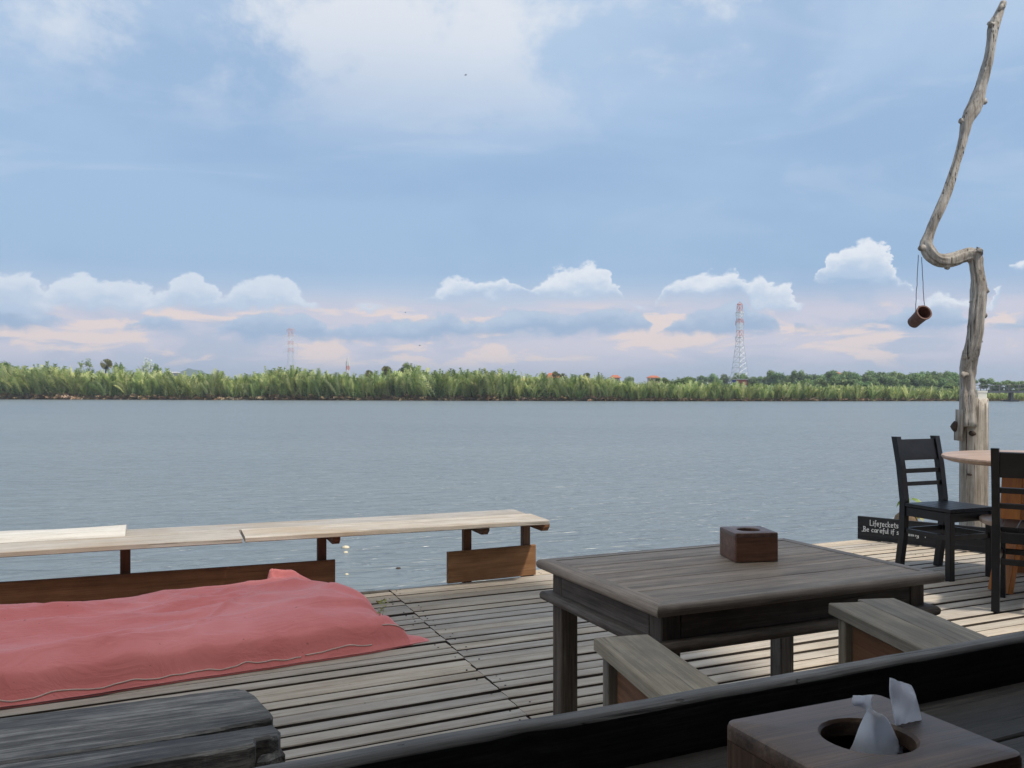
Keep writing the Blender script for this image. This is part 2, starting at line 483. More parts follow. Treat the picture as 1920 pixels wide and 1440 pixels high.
BANK = [(-700, 746.8), (0, 748.6), (640, 750.6), (1280, 752.4), (1830, 752.0), (2300, 751.0), (3200, 750.0)]
bankpts = [G(u, v, WATER) for u, v in BANK]
def bank_at(u):
    for (u0, v0), (u1, v1) in zip(BANK, BANK[1:]):
        if u0 <= u <= u1:
            v = v0 + (v1 - v0) * (u - u0) / (u1 - u0)
            return G(u, v, WATER)
mb = MB()
mb.add([(-600, -60, WATER), (600, -60, WATER), (600, 700, WATER), (-600, 700, WATER)], [(0, 1, 2, 3)])
water = mb.build('water', M_water); tag(water, kind='structure')

M_land = plain('bank_soil', (0.075, 0.075, 0.04), 0.95, 0.4, 0.15, 0.1)
mb = MB()
edge = [p.copy() for p in bankpts]
edge = [Vector((-1500, 230, WATER))] + edge + [Vector((1500, 420, WATER))]
low = [Vector((p.x, p.y, WATER - 1.0)) for p in edge]
lip = [Vector((p.x * 1.006, p.y * 1.006 + .6, WATER + 0.55)) for p in edge]
bk = [Vector((p.x * 1.5, p.y + 60, WATER + 0.9)) for p in edge]
fr = [Vector((p.x * 20, 12000, WATER + 1.0)) for p in edge]
n = len(edge); vv = low + lip + bk + fr; ff = []
for r in range(3):
    for i in range(n - 1):
        ff.append((r * n + i, r * n + i + 1, (r + 1) * n + i + 1, (r + 1) * n + i))
mb.add(vv, ff)
land = mb.build('ground', M_land); tag(land, kind='structure')

# distant hills
M_hill = plain('hill_forest', (0.05, 0.09, 0.05), 0.95, 0.3, 0.004, 0.1)
def hill(u0, u1, vt, d, seed):
    mb = MB(); n = 60
    for r, (dd, k) in enumerate(((0, 0.0), (30, 0.55), (90, 1.0), (300, 0.0))):
        for i in range(n + 1):
            q = i / n
            u = u0 + (u1 - u0) * q
            hgt = sin(pi * q) ** 0.8 * (0.72 + 0.9 * noise.fractal(Vector((q * 3.2, seed, r * .15)), 1.0, 2.0, 4))
            top = (HV - vt) / F * d + EYE
            mb.v.append(((u - HU) / F * (d + dd), d + dd, WATER + max(0, top * k * hgt)))
    for r in range(3):
        for i in range(n):
            a = r * (n + 1) + i
            mb.f.append((a, a + 1, a + n + 2, a + n + 1)); mb.mi.append(0)
    return mb.build('hills', M_hill, smooth=True)
for q in ((230, 440, 689, 1500, 1.3), (360, 700, 695, 1600, 4.1), (-150, 290, 694, 1600, 7.7)):
    tag(hill(*q), kind='structure')

# ================================================================== VEGETATION (far bank)
def leafmat(name, c0, c1, c2, transl=0.25, vary=0.22):
    m, b = newmat(name)
    at = X.nt.nodes.new('ShaderNodeAttribute'); at.attribute_name = 'tone'
    oi = X.nt.nodes.new('ShaderNodeObjectInfo')
    col = ramp(X(at.outputs['Fac']), [(0.0, c0), (0.5, c1), (1.0, c2)])
    hs = X.nt.nodes.new('ShaderNodeHueSaturation')
    rv = X(oi.outputs['Random'])
    mlink(rv * (2 * vary) + (1 - vary), hs.inputs['Value'])
    mlink(X.op('FRACT', rv * 9.7) * 0.04 + 0.48, hs.inputs['Hue'])
    mlink(col, hs.inputs['Color'])
    mlink(hs.outputs[0], b.inputs['Base Color'])
    b.inputs['Roughness'].default_value = 0.5
    b.inputs['Specular IOR Level'].default_value = 0.35
    tr = X.nt.nodes.new('ShaderNodeBsdfTranslucent'); mlink(hs.outputs[0], tr.inputs[0])
    mx = X.nt.nodes.new('ShaderNodeMixShader'); mx.inputs[0].default_value = transl
    mlink(b.outputs[0], mx.inputs[1]); mlink(tr.outputs[0], mx.inputs[2])
    mlink(mx.outputs[0], X.nt.nodes['Material Output'].inputs[0])
    return m

def set_tone(me, tones):
    a = me.attributes.new('tone', 'FLOAT', 'FACE')
    a.data.foreach_set('value', tones)

M_nipa = leafmat('nipa_frond', (0.09, 0.145, 0.034), (0.285, 0.365, 0.095), (0.66, 0.67, 0.31), 0.32, 0.26)
M_dead = leafmat('dead_frond', (0.07, 0.042, 0.024), (0.22, 0.14, 0.075), (0.46, 0.34, 0.19), 0.15, 0.15)
M_bark = plain('bark', (0.10, 0.08, 0.06), 0.9, 0.3, 6)
M_crown = leafmat('tree_foliage', (0.07, 0.13, 0.04), (0.165, 0.265, 0.08), (0.31, 0.41, 0.14), 0.25, 0.25)
M_crown2 = leafmat('bright_foliage', (0.07, 0.12, 0.025), (0.16, 0.24, 0.055), (0.30, 0.37, 0.12), 0.3, 0.2)
M_pale = leafmat('pale_foliage', (0.42, 0.47, 0.34), (0.58, 0.63, 0.48), (0.75, 0.78, 0.64), 0.3, 0.1)
M_palm = leafmat('palm_foliage', (0.08, 0.09, 0.03), (0.16, 0.17, 0.055), (0.28, 0.28, 0.11), 0.2, 0.2)

def frond(mb, tones, base, dirv, L, wid, droop, rnd, nl=11, mi=0, tone=None, twist=None):
    """a pinnate frond: thin rachis strip and leaflets either side"""
    d = Vector(dirv).normalized()
    hz = Vector((d.x, d.y, 0));
    hz = hz.normalized() if hz.length > 1e-4 else Vector((1, 0, 0))
    side = d.cross(Vector((0, 0, 1)))
    side = side.normalized() if side.length > 1e-3 else Vector((1, 0, 0))
    a = rnd.uniform(0, pi) if twist is None else twist
    nrm = side.cross(d).normalized()
    side = (side * cos(a) + nrm * sin(a)).normalized()
    pts = []
    for i in range(nl + 1):
        q = i / nl
        pts.append(Vector(base) + d * (L * q) + hz * (droop * L * q * q * .6) - Vector((0, 0, droop * L * q ** 2.4 * .8)))
    t0 = rnd.uniform(0.25, 0.8) if tone is None else tone
    for i in range(nl):
        q = i / nl
        w0 = 0.03 * (1 - q) + 0.012
        p, r = pts[i], pts[i + 1]
        mb.add([p - side * w0, p + side * w0, r + side * w0 * .8, r - side * w0 * .8], [(0, 1, 2, 3)], mi); tones.append(min(1, t0 + .1))
        if q < 0.16: continue
        ll = wid * (sin(pi * min(1, (q - .1) / .92)) ** .6 * .9 + .12)
        dd = (r - p).normalized()
        for sg in (-1, 1):
            tip = p + dd * ll * 1.15 + side * sg * ll * .75 + Vector((rnd.uniform(-.1, .1), rnd.uniform(-.1, .1), -.10 * ll))
            q1 = p + (r - p) * .95
            mb.add([p, q1, tip], [(0, 1, 2)], mi); tones.append(max(0, min(1, t0 + rnd.uniform(-.15, .15) + (0.12 if sg > 0 else -0.08))))

def nipa_mesh(name, seed, hgt=5.4, nf=16, nd=16):
    rnd = random.Random(seed); mb = MB(); tones = []
    for i in range(nf):
        a = rnd.uniform(0, 2 * pi); tl = rnd.uniform(0.03, 0.46)
        bp = (rnd.uniform(-.5, .5), rnd.uniform(-.5, .5), 0)
        L = hgt * rnd.uniform(0.72, 1.08)
        frond(mb, tones, bp, (cos(a) * tl, sin(a) * tl, 1), L, rnd.uniform(.55, .95), rnd.uniform(.04, .32), rnd, 12,
              tone=rnd.choice([rnd.uniform(.1, .5), rnd.uniform(.45, .75), rnd.uniform(.6, 1)]))
    for i in range(nd):
        a = rnd.uniform(0, 2 * pi)
        bp = (rnd.uniform(-.6, .6), rnd.uniform(-.6, .6), 0)
        L = rnd.uniform(1.0, 2.3)
        frond(mb, tones, bp, (cos(a), sin(a), rnd.uniform(.15, 1.0)), L, .5, rnd.uniform(.1, .5), rnd, 6, mi=1)
    me = mb.mesh(name, [M_nipa, M_dead])
    set_tone(me, tones)
    return me
NIPA = [nipa_mesh('nipa_palm', 100 + i) for i in range(8)]
rnd = random.Random(5)
def nipa_height(u):
    """visible height of the thicket along the bank, in photo pixels above the waterline"""
    pts = [(-400, 52), (0, 56), (60, 56), (150, 52), (300, 49), (400, 44), (450, 44), (520, 56), (600, 53), (700, 46), (760, 54), (900, 53),
           (1000, 48), (1060, 46), (1200, 42), (1320, 38), (1420, 37), (1600, 33), (1750, 29), (1800, 27), (1850, 17), (2600, 16)]
    for (a, x), (b2, y) in zip(pts, pts[1:]):
        if a <= u <= b2: return x + (y - x) * (u - a) / (b2 - a)
    return 28
n_near = 0
u = -30.0
back = MB(); btones = []
while u < 1985:
    base = bank_at(u)
    hpx = nipa_height(u)
    hm = hpx / F * base.y * (1.14 if u < 900 else max(.95, 1.14 - (u - 900) / 2200))
    o = bpy.data.objects.new('nipa_palm', rnd.choice(NIPA)); COL.objects.link(o)
    back_off = rnd.uniform(0.1, 1.5)
    k = hm / 5.4 * rnd.uniform(0.66, 1.06) * (1 + .22 * noise.noise(Vector((u / 38, 3, 1))))
    dirw = base.normalized()
    o.location = (base.x + dirw.x * back_off, base.y + back_off, WATER + 0.12)
    o.rotation_euler = (0, 0, rnd.uniform(0, 6.28)); o.scale = (k * 1.1, k * 1.1, k)
    tag(o, 'green nipa palm in the dense thicket lining the far bank', 'palm', 'nipa palms along the far bank')
    n_near += 1
    u += rnd.uniform(5.4, 8.2)
# the deeper rows of the thicket, one mass
rnd = random.Random(8)
def np_verts(me):
    vs_ = [v.co.copy() for v in me.vertices]
    fs_ = [tuple(p.vertices) for p in me.polygons]
    ms_ = [p.material_index for p in me.polygons]
    ts_ = [d.value for d in me.attributes['tone'].data]
    return vs_, fs_, ms_, ts_
CACHE = [np_verts(m_) for m_ in NIPA]
u = -90.0
while u < 1990:
    base = bank_at(u)
    hm = nipa_height(u) / F * base.y * (1.10 if u < 900 else max(.92, 1.10 - (u - 900) / 2200))
    vs_, fs_, ms_, ts_ = rnd.choice(CACHE)
    off = rnd.uniform(2.0, 5.5); a = rnd.uniform(0, 6.28); k = hm / 5.4 * rnd.uniform(.84, 1.08) * (1 + .22 * noise.noise(Vector((u / 38, 3, 1))))
    R = Matrix.Rotation(a, 3, 'Z') * k
    o_ = Vector((base.x * (1 + off / base.y), base.y + off, WATER + 0.25))
    n0 = len(back.v)
    back.v += [tuple(R @ p + o_) for p in vs_]
    back.f += [tuple(i + n0 for i in f) for f in fs_]
    back.mi += ms_; tn = rnd.uniform(-.15, .2)
    btones += [max(0, min(1, q + tn)) for q in ts_]
    u += rnd.uniform(4.5, 7.0)
me = back.mesh('palm_thicket', [M_nipa, M_dead]); set_tone(me, btones)
o = bpy.data.objects.new('palm_thicket', me); COL.objects.link(o)
tag(o, 'mass of nipa palm fronds behind the front palms of the far bank', 'palm thicket', kind='stuff')

def crown_mesh(name, seed, rx, rz, nl, mat, leaf=0.34, lobes=9, gap=0.35):
    rnd = random.Random(seed); mb = MB(); tones = []
    L = []
    for i in range(lobes):
        a = rnd.uniform(0, 2 * pi); r = rx * rnd.uniform(.15, .72); z = rz * rnd.uniform(-.55, .75)
        r *= sqrt(max(.15, 1 - (z / rz) ** 2))
        L.append((Vector((cos(a) * r, sin(a) * r, z)), rx * rnd.uniform(.26, .48), rnd.uniform(-.16, .16)))
    for i in range(nl):
        c, r, tn = rnd.choice(L)
        while True:
            v = Vector((rnd.gauss(0, 1), rnd.gauss(0, 1), rnd.gauss(0, 1)))
            if v.length > .05: break
        v.normalize()
        p = c + v * r * rnd.uniform(gap, 1.05) * Vector((1, 1, .8)).length / 1.62
        nn = (v + Vector((rnd.uniform(-.7, .7), rnd.uniform(-.7, .7), rnd.uniform(-.2, .9)))).normalized()
        tq = nn.orthogonal().normalized(); bq = nn.cross(tq)
        a = rnd.uniform(0, 6.28); t2 = tq * cos(a) + bq * sin(a); b2 = nn.cross(t2)
        s = leaf * rnd.uniform(.6, 1.25)
        mb.add([p - t2 * s, p + b2 * s * .42, p + t2 * s, p - b2 * s * .42], [(0, 1, 2, 3)])
        tones.append(max(0, min(1, .42 + tn + rnd.uniform(-.22, .28))))
    me = mb.mesh(name, mat); set_tone(me, tones)
    return me
def trunk_mesh(name, seed, hgt, r0, spread):
    rnd = random.Random(seed); mb = MB()
    pts = [(0, 0, 0)]
    x = y = 0
    for i in range(1, 5):
        x += rnd.uniform(-.12, .12) * hgt / 4; y += rnd.uniform(-.12, .12) * hgt / 4
        pts.append((x, y, hgt * i / 4))
    mb.tube(pts, [r0, r0 * .8, r0 * .65, r0 * .5, r0 * .2], 7)
    for k in range(5):
        a = rnd.uniform(0, 6.28); i = rnd.choice((2, 3))
        p = Vector(pts[i]); q = p + Vector((cos(a) * spread * .6, sin(a) * spread * .6, hgt * .28))
        mb.tube([p, (p + q) / 2 + Vector((0, 0, -.1)), q], [r0 * .45, r0 * .3, r0 * .1], 5)
    return mb.mesh(name, M_bark, True)
M_feath = leafmat('feathery_foliage', (0.16, 0.20, 0.08), (0.27, 0.33, 0.13), (0.42, 0.47, 0.22), 0.3, 0.1)
CR = [crown_mesh('crown', 20 + i, 2.7, 2.3, 2600, M_crown, .30, 13) for i in range(5)]
CRB = [crown_mesh('crown', 40 + i, 2.7, 1.9, 2400, M_crown2, .30, 12) for i in range(3)]
CRP = [crown_mesh('crown', 60, 2.6, 2.1, 700, M_pale, .24, 9, .1), crown_mesh('crown', 61, 2.6, 2.3, 620, M_feath, .26, 9, .05)]
TR = [trunk_mesh('trunk', 70 + i, 4.6, .17, 2.2) for i in range(3)]
rnd = random.Random(9)
def tree(u, vtop, d, wpx, label, group, crowns, cat='tree', name='tree', hratio=None):
    top = D(u, vtop, d).z
    g = WATER + 0.7
    H = top - g
    w = wpx / F * d
    root = empty(name, ((u - HU) / F * d, d, g), rnd.uniform(0, 6.28))
    tag(root, label, cat, group)
    t_ = bpy.data.objects.new('trunk', rnd.choice(TR)); COL.objects.link(t_); t_.parent = root
    t_.scale = (H / 7, H / 7, H / 6.3)
    c_ = bpy.data.objects.new('crown', rnd.choice(crowns)); COL.objects.link(c_); c_.parent = root
    kz = H * 0.72 / 4.6 if hratio is None else H * hratio / 4.6
    c_.scale = (w / 5.4, w / 5.4, kz)
    c_.location = (0, 0, H - 2.25 * kz)
    return root
# wood on the right: rows of rounded dark green trees
lab = 'rounded dark green tree in the wood behind the palms'
for (u0, u1, vt, d, st) in ((1395, 1810, 700, 300, 13), (1560, 1800, 699, 270, 15), (1640, 1830, 706, 232, 13), (1500, 1640, 712, 225, 12)):
    u = u0
    while u < u1:
        tree(u, vt + rnd.uniform(-6, 7), d + rnd.uniform(-12, 12), rnd.uniform(24, 40), lab, 'trees of the wood on the right', CR)
        u += rnd.uniform(st * .8, st * 1.2)
lab = 'low bright green bushy tree among the bank palms'
for u, vt, w in ((1245, 706, 46), (1285, 702, 50), (1262, 712, 60), (1205, 716, 40), (1160, 712, 44), (1130, 708, 40), (1100, 707, 36), (1425, 716, 36), (1790, 714, 46), (1470, 713, 34), (1740, 722, 50), (1690, 724, 44), (845, 702, 46), (650, 712, 40)):
    tree(u, vt, 205 + rnd.uniform(-8, 14), w, lab, 'bright bushy trees behind the palms', CRB)
lab = 'distant green tree behind the transmission tower'
for u, vt, w in ((1295, 707, 24), (1318, 703, 26), (1338, 700, 28), (1358, 701, 26), (1382, 699, 26), (1080, 702, 24), (1180, 706, 22), (1302, 713, 30), (1345, 713, 34)):
    tree(u, vt, 330 + rnd.uniform(-15, 15), w, lab, 'distant trees about the large tower', CR)
lab = 'small green tree on the bank behind the bridge'
for u, vt, w in ((1850, 709, 34), (1872, 715, 34), (1893, 712, 32), (1915, 714, 34), (1945, 710, 40), (1862, 726, 30), (1884, 728, 30), (1905, 727, 30), (1930, 726, 36)):
    tree(u, vt, 235 + rnd.uniform(-4, 8), w, lab, 'trees behind the bridge', CRB if vt > 720 else CR)
tree(760, 673, 200, 44, 'tall bright green tree rising alone above the palms', None, CRB)
tree(742, 690, 206, 30, 'shorter green tree leaning against the tall lone tree', None, CRB)
tree(14, 674, 215, 50, 'green tree at the left edge above the palms', None, CRB)
tree(160, 675, 212, 46, 'thin feathery green tree near the left end', None, [CRP[1]])
tree(70, 690, 218, 34, 'low feathery tree between the left edge and feathery tree', None, [CRP[1]])
tree(270, 668, 212, 46, 'pale silvery tree next to the dark palm', None, [CRP[0]])
tree(293, 682, 210, 22, 'small dark round tree right of the pale silvery tree', None, CR)
tree(222, 681, 212, 22, 'small dark tree between dark palm and silvery tree', None, CR)
tree(570, 694, 204, 30, 'bushy green treetop poking above palms near the small mast', None, CRB)

# sugar palms and coconut palms
def fan_palm_mesh(seed):
    rnd = random.Random(seed); mb = MB(); tones = []
    for i in range(46):
        v = Vector((rnd.gauss(0, 1), rnd.gauss(0, 1), rnd.gauss(.25, .9))).normalized()
        tip = v * rnd.uniform(.8, 1.15)
        tq = v.orthogonal().normalized(); bq = v.cross(tq); a = rnd.uniform(0, 6.28); s1 = tq * cos(a) + bq * sin(a)
        for k in range(-3, 4):
            e = tip + s1 * (k * .2) + v * (.34 - abs(k) * .06) + Vector((0, 0, -.05))
            e2 = tip + s1 * ((k + .7) * .2) + v * .25
            mb.add([v * .12, e, e2], [(0, 1, 2)]); tones.append(rnd.uniform(.1, .9))
    me = mb.mesh('crown', M_palm); set_tone(me, tones); return me
def coco_mesh(seed):
    rnd = random.Random(seed); mb = MB(); tones = []
    for i in range(14):
        a = i * 2 * pi / 14 + rnd.uniform(-.2, .2); e = rnd.uniform(.1, 1.4)
        frond(mb, tones, (0, 0, 0), (cos(a), sin(a), e), rnd.uniform(1.5, 2.0), .32, rnd.uniform(.3, .7), rnd, 9, twist=0.0)
    me = mb.mesh('crown', M_palm); set_tone(me, tones); return me
FAN = [fan_palm_mesh(i) for i in (1, 2)]; COCO = [coco_mesh(i) for i in (3, 4)]
mb = MB(); mb.tube([(0, 0, 0), (.05, 0, .4), (.02, .05, .8), (0, 0, 1)], [.03, .025, .022, .02], 7); PT = mb.mesh('trunk', M_bark, True)
def palm(u, vc, d, rpx, label, meshes, group=None):
    c = D(u, vc, d); g = WATER + .7; H = c.z - g; r = rpx * .85 / F * d
    root = empty('palm_tree', (c.x, d, g), rnd.uniform(0, 6)); tag(root, label, 'palm tree', group)
    t_ = bpy.data.objects.new('trunk', PT); COL.objects.link(t_); t_.parent = root; t_.scale = (7, 7, H)
    c_ = bpy.data.objects.new('crown', rnd.choice(meshes)); COL.objects.link(c_); c_.parent = root
    c_.location = (0, 0, H); k = r / 1.2; c_.scale = (k, k, k)
palm(200, 684, 208, 12, 'dark fan palm standing out at the left above the thicket', FAN)
palm(691, 702, 204, 9, 'smaller fan palm left of the lone tall tree', FAN)
palm(725, 697, 204, 12, 'fan palm close beside the lone tall tree', FAN)
palm(938, 699, 215, 13, 'coconut palm with drooping fronds, right one of the pair', COCO)
palm(924, 703, 215, 10, 'coconut palm with drooping fronds, left one of the pair', COCO)
palm(890, 706, 215, 9, 'low coconut palm left of the coconut pair', COCO)
palm(1018, 707, 220, 8, 'fan palm left of the orange gabled house', FAN)
palm(1042, 703, 220, 8, 'fan palm in front of the orange gabled house', FAN)
palm(1056, 707, 220, 8, 'fan palm right of the orange gabled house', FAN)
palm(1100, 706, 222, 8, 'fan palm standing alone right of the orange house', FAN)

# driftwood logs washed up on the bank
mb = MB()
M_log = plain('bleached_log', (0.38, 0.30, 0.20), 0.85, 0.3, 4)
for i, (ua, ub, v0, v1) in enumerate(((408, 462, 747, 746), (414, 440, 745.6, 747.6), (430, 470, 748.2, 747.2))):
    p = bank_at(ua); q = bank_at(ub)
    a = Vector((p.x, p.y - .7 + .3 * i, WATER + .08 + .13 * (i == 1))); c = Vector((q.x, q.y - .5 + .2 * i, WATER + .12 + .3 * (i == 1)))
    mb = MB(); mb.tube([a, a.lerp(c, .5) + Vector((0, 0, .08)), c], [.10, .12, .08], 8, jit=.1)
    o = mb.build('driftwood_log', M_log, smooth=True)
    tag(o, ['longest pale driftwood log lying at the foot of the palms', 'short pale driftwood log leaning over the longest log', 'pale driftwood log reaching furthest right into the water'][i], 'log')

# ================================================================== FAR BUILDINGS, TOWERS, BRIDGE
M_rooft = plain('orange_roof_tile', (0.42, 0.13, 0.06), 0.8, 0.25, 0.8)
M_wallw = plain('white_render', (0.72, 0.69, 0.64), 0.8, 0.08, 0.4)
M_wallp = plain('pink_render', (0.55, 0.36, 0.30), 0.8, 0.08, 0.4)
M_wallg = plain('grey_render', (0.45, 0.44, 0.43), 0.8, 0.1, 0.4)
M_glassd = plain('dark_window', (0.02, 0.025, 0.03), 0.15, 0.1, 1.0, 0.6)
def house(u0, u1, v_ridge, v_eave, d, label, wall_m, roof_m, nwin=3):
    x0 = (u0 - HU) / F * d; x1 = (u1 - HU) / F * d; g = WATER + .6
    ze = EYE - (v_eave - HV) / F * d; zr = EYE - (v_ridge - HV) / F * d
    w = x1 - x0; dep = w * .7
    r = empty('house', ((x0 + x1) / 2, d, g)); tag(r, label, 'house')
    mb = MB(); mb.bar((0, 0, (ze - g) / 2), (0, dep, (ze - g) / 2), w, ze - g, ch=.02); mb.build('wall', wall_m, r)
    mb = MB(); o = .5
    e = ze - g; k = zr - g
    vv = [(-w / 2 - o, -o, e), (w / 2 + o, -o, e), (w / 2 + o, dep + o, e), (-w / 2 - o, dep + o, e), (-w * .28, dep / 2, k), (w * .28, dep / 2, k)]
    vv += [(p[0], p[1], e - .15) for p in vv[:4]]
    mb.add(vv, [(0, 1, 5, 4), (1, 2, 5), (2, 3, 4, 5), (3, 0, 4), (6, 7, 1, 0), (7, 8, 2, 1), (8, 9, 3, 2), (9, 6, 0, 3), (9, 8, 7, 6)])
    mb.build('roof', roof_m, r)
    for i in range(nwin):
        x = -w / 2 + w * (i + .5) / nwin
        mb = MB(); mb.bar((x, -.03, e - .75 * min(1.6, e * .5)), (x, .05, e - .75 * min(1.6, e * .5)), w / nwin * .45, min(1.2, e * .4), ch=.01)
        mb.build('window', M_glassd, r)
    return r
house(1556, 1580, 697, 702, 330, 'house with orange roof above the wood on the right', M_wallp, M_rooft)
house(1024, 1050, 699, 708, 300, 'orange gabled house among the fan palms', M_wallp, M_rooft)
house(972, 1002, 709, 716, 260, 'low orange roof left of the gabled house', M_wallp, M_rooft)
house(1146, 1162, 703, 708, 360, 'small orange roof left of the grey shed', M_wallp, M_rooft, 2)
house(1216, 1236, 704, 708, 380, 'orange roof peeping over bright bushes', M_wallp, M_rooft, 2)
house(1534, 1546, 708, 713, 320, 'little orange gable left of the orange roofed house', M_wallp, M_rooft, 2)
house(1208, 1226, 722, 726, 196, 'grey low shed half hidden by palms', M_wallg, M_wallg, 2)
house(684, 702, 712, 719, 215, 'pale low hut between the fan palms', M_wallw, M_wallp, 2)
house(318, 334, 697, 699, 520, 'white building small in front of the hills', M_wallw, M_wallg, 4)
# long white boundary wall near the tower
a = D(1338, 727, 200); c = D(1362, 727, 200)
mb = MB(); mb.bar((a.x, 200, (a.z + WATER) / 2), (c.x, 200, (a.z + WATER) / 2), .25, a.z - WATER, ch=.02)
o = mb.build('boundary_wall', M_wallw); tag(o, 'cream boundary wall left of the large tower', 'wall')
# shack with blue and red panels under the tower
r = empty('shack', D(1387, 726, 262)); r.location.z = WATER + .6; tag(r, 'shack with blue and red panels under the large tower', 'shack')
z1 = EYE - (712 - HV) / F * 262 - (WATER + .6); kx = 262 / F
M_blue = plain('blue_panel', (0.03, 0.07, 0.42), 0.6, .1); M_redp = plain('red_panel', (0.45, 0.10, 0.07), 0.6, .15)
for nm, xa, xb, m_ in (('panel', -14, -7, M_blue), ('panel', -6.8, 3, M_redp), ('panel', 3.2, 13, M_redp)):
    one(nm, m_, r, (xa * kx, 0, z1 - .75), (xb * kx, 0, z1 - .75), .08, 1.5)
one('wall', M_wallg, r, (-14 * kx, .6, (z1 - 1.6) / 2), (13 * kx, .6, (z1 - 1.6) / 2), .8, z1 - 1.6)
one('roof', M_wallg, r, (-15 * kx, .5, z1 + .1), (14 * kx, .5, z1 + .1), 2.4, .12)

M_tw = plain('white_steel', (0.78, 0.78, 0.77), 0.5, .05); M_tr = plain('red_steel', (0.70, 0.33, 0.28), 0.5, .1); M_tg = plain('galvanised_steel', (0.62, 0.65, 0.66), 0.45, .1, metal=.2)
def lattice(mb, z0, z1, w0, w1, n, t):
    for i in range(n):
        a = i / n; c = (i + 1) / n
        za, zc = z0 + (z1 - z0) * a, z0 + (z1 - z0) * c
        wa, wc = (w0 + (w1 - w0) * a) / 2, (w0 + (w1 - w0) * c) / 2
        A = [(-wa, -wa, za), (wa, -wa, za), (wa, wa, za), (-wa, wa, za)]; C_ = [(-wc, -wc, zc), (wc, -wc, zc), (wc, wc, zc), (-wc, wc, zc)]
        for k in range(4):
            mb.tube([A[k], C_[k]], t, 4, False)
            mb.tube([A[k], C_[(k + 1) % 4]], t * .6, 4, False); mb.tube([A[(k + 1) % 4], C_[k]], t * .6, 4, False)
            mb.tube([C_[k], C_[(k + 1) % 4]], t * .6, 4, False)
def tower(u, v0, d, secs, arms, label, t, name='transmission_tower', cat='tower'):
    r = empty(name, ((u - HU) / F * d, d, WATER + .7), .5); tag(r, label, cat)
    k = d / F; zz = lambda v: EYE - (v - HV) * k - (WATER + .7)
    for i, (va, vb, wa, wb, n, m_) in enumerate(secs):
        mb = MB(); lattice(mb, max(0, zz(va)), zz(vb), wa * k, wb * k, n, t)
        mb.build('mast_section', m_, r)
    for v, w, m_ in arms:
        mb = MB(); z = zz(v); W = w * k / 2
        for sy in (-1, 1):
            mb.tube([(-W, 0, z + .1), (0, sy * .8, z + .9), (W, 0, z + .1)], t * .7, 4)
            mb.tube([(-W, 0, z), (0, sy * .8, z - .1), (W, 0, z)], t * .7, 4)
        for sx in (-1, 1):
            mb.tube([(sx * W * .96, 0, z), (sx * W * .96, 0, z - 1.3)], .10, 5)
        o = mb.build('cross_arm', m_, r); o.rotation_euler = (0, 0, -.5)
tower(1387, 730, 300, [(727, 699, 34, 21, 2, M_tg), (699, 640, 21, 9.5, 6, M_tg), (640, 632, 9.5, 9, 1, M_tg), (632, 620, 9, 9, 1, M_tr), (620, 606, 9, 8.5, 2, M_tw), (606, 598, 8.5, 8.5, 1, M_tr), (598, 585, 8.5, 8, 2, M_tw), (585, 570, 8, 6.5, 2, M_tr)],
      [(632, 17, M_tw), (603, 16, M_tr), (586, 15, M_tw), (571, 10, M_tr)], 'tall lattice transmission tower with red and white bands on right', .085)
tower(545, 730, 430, [(725, 690, 13, 11, 2, M_tg), (690, 660, 11, 8, 3, M_tg), (660, 653, 8, 8, 1, M_tr), (653, 646, 8, 8, 1, M_tw), (646, 640, 8, 8, 1, M_tr), (640, 631, 8, 7.5, 1, M_tw), (631, 617, 7.5, 5, 2, M_tr)],
      [(658, 27, M_tw), (644, 27, M_tw), (630, 27, M_tw), (618, 14, M_tr)], 'slender lattice power pylon with cross arms on left', .05)
tower(652, 730, 400, [(728, 703, 6.5, 5.5, 3, M_tw), (703, 694, 5.5, 5, 1, M_tw), (694, 686, 5, 4.5, 1, M_tr), (686, 677, 4.5, 4, 1, M_tw), (677, 670, 2.2, 1.2, 1, M_tw)], [(681, 7, M_tw)], 'short white telecom mast right of the slender pylon', .13, 'telecom_mast', 'mast')

# bridge at the right edge
M_conc = plain('bridge_concrete', (0.20, 0.19, 0.18), 0.85, .2, .5)
d = 150
r = empty('bridge', ((1880 - HU) / F * d, d, WATER)); tag(r, 'low concrete bridge crossing the river at the right edge', 'bridge')
k = d / F; zz = lambda v: EYE - (v - HV) * k - WATER
one('deck', M_conc, r, (-36 * k, 6, zz(734.8)), (300 * k, -10, zz(734.8)), 3.5, 3.6 * k)
for i, uu in enumerate((34, 90, 150, 210)):
    mb = MB()
    for s_ in (-1.3, 1.3): mb.bar((uu * k + s_ * .4, 3 - i * 2.5 + s_, -.5), (uu * k + s_ * .4, 3 - i * 2.5 + s_, zz(736.6)), .34, .34, up=(0, 1, 0), ch=.03)
    mb.bar((uu * k - .5, 3 - i * 2.5, .1), (uu * k + .5, 3 - i * 2.5, .1), 3.2, .4, ch=.05)
    mb.build('pier', M_conc, r)
for i in range(20):
    x = -34 * k + i * 14 * k; yy = 6 - (x + 36 * k) / (336 * k) * 16 - 1.6
    one('railing_post', M_conc, r, (x, yy, zz(733)), (x, yy, zz(722)), .12, .12, up=(0, 1, 0))
for v in (722, 727.5):
    mb = MB(); mb.tube([(-36 * k, 4.4, zz(v)), (300 * k, -11.6, zz(v))], .055, 6); mb.build('railing_rail', M_conc, r)

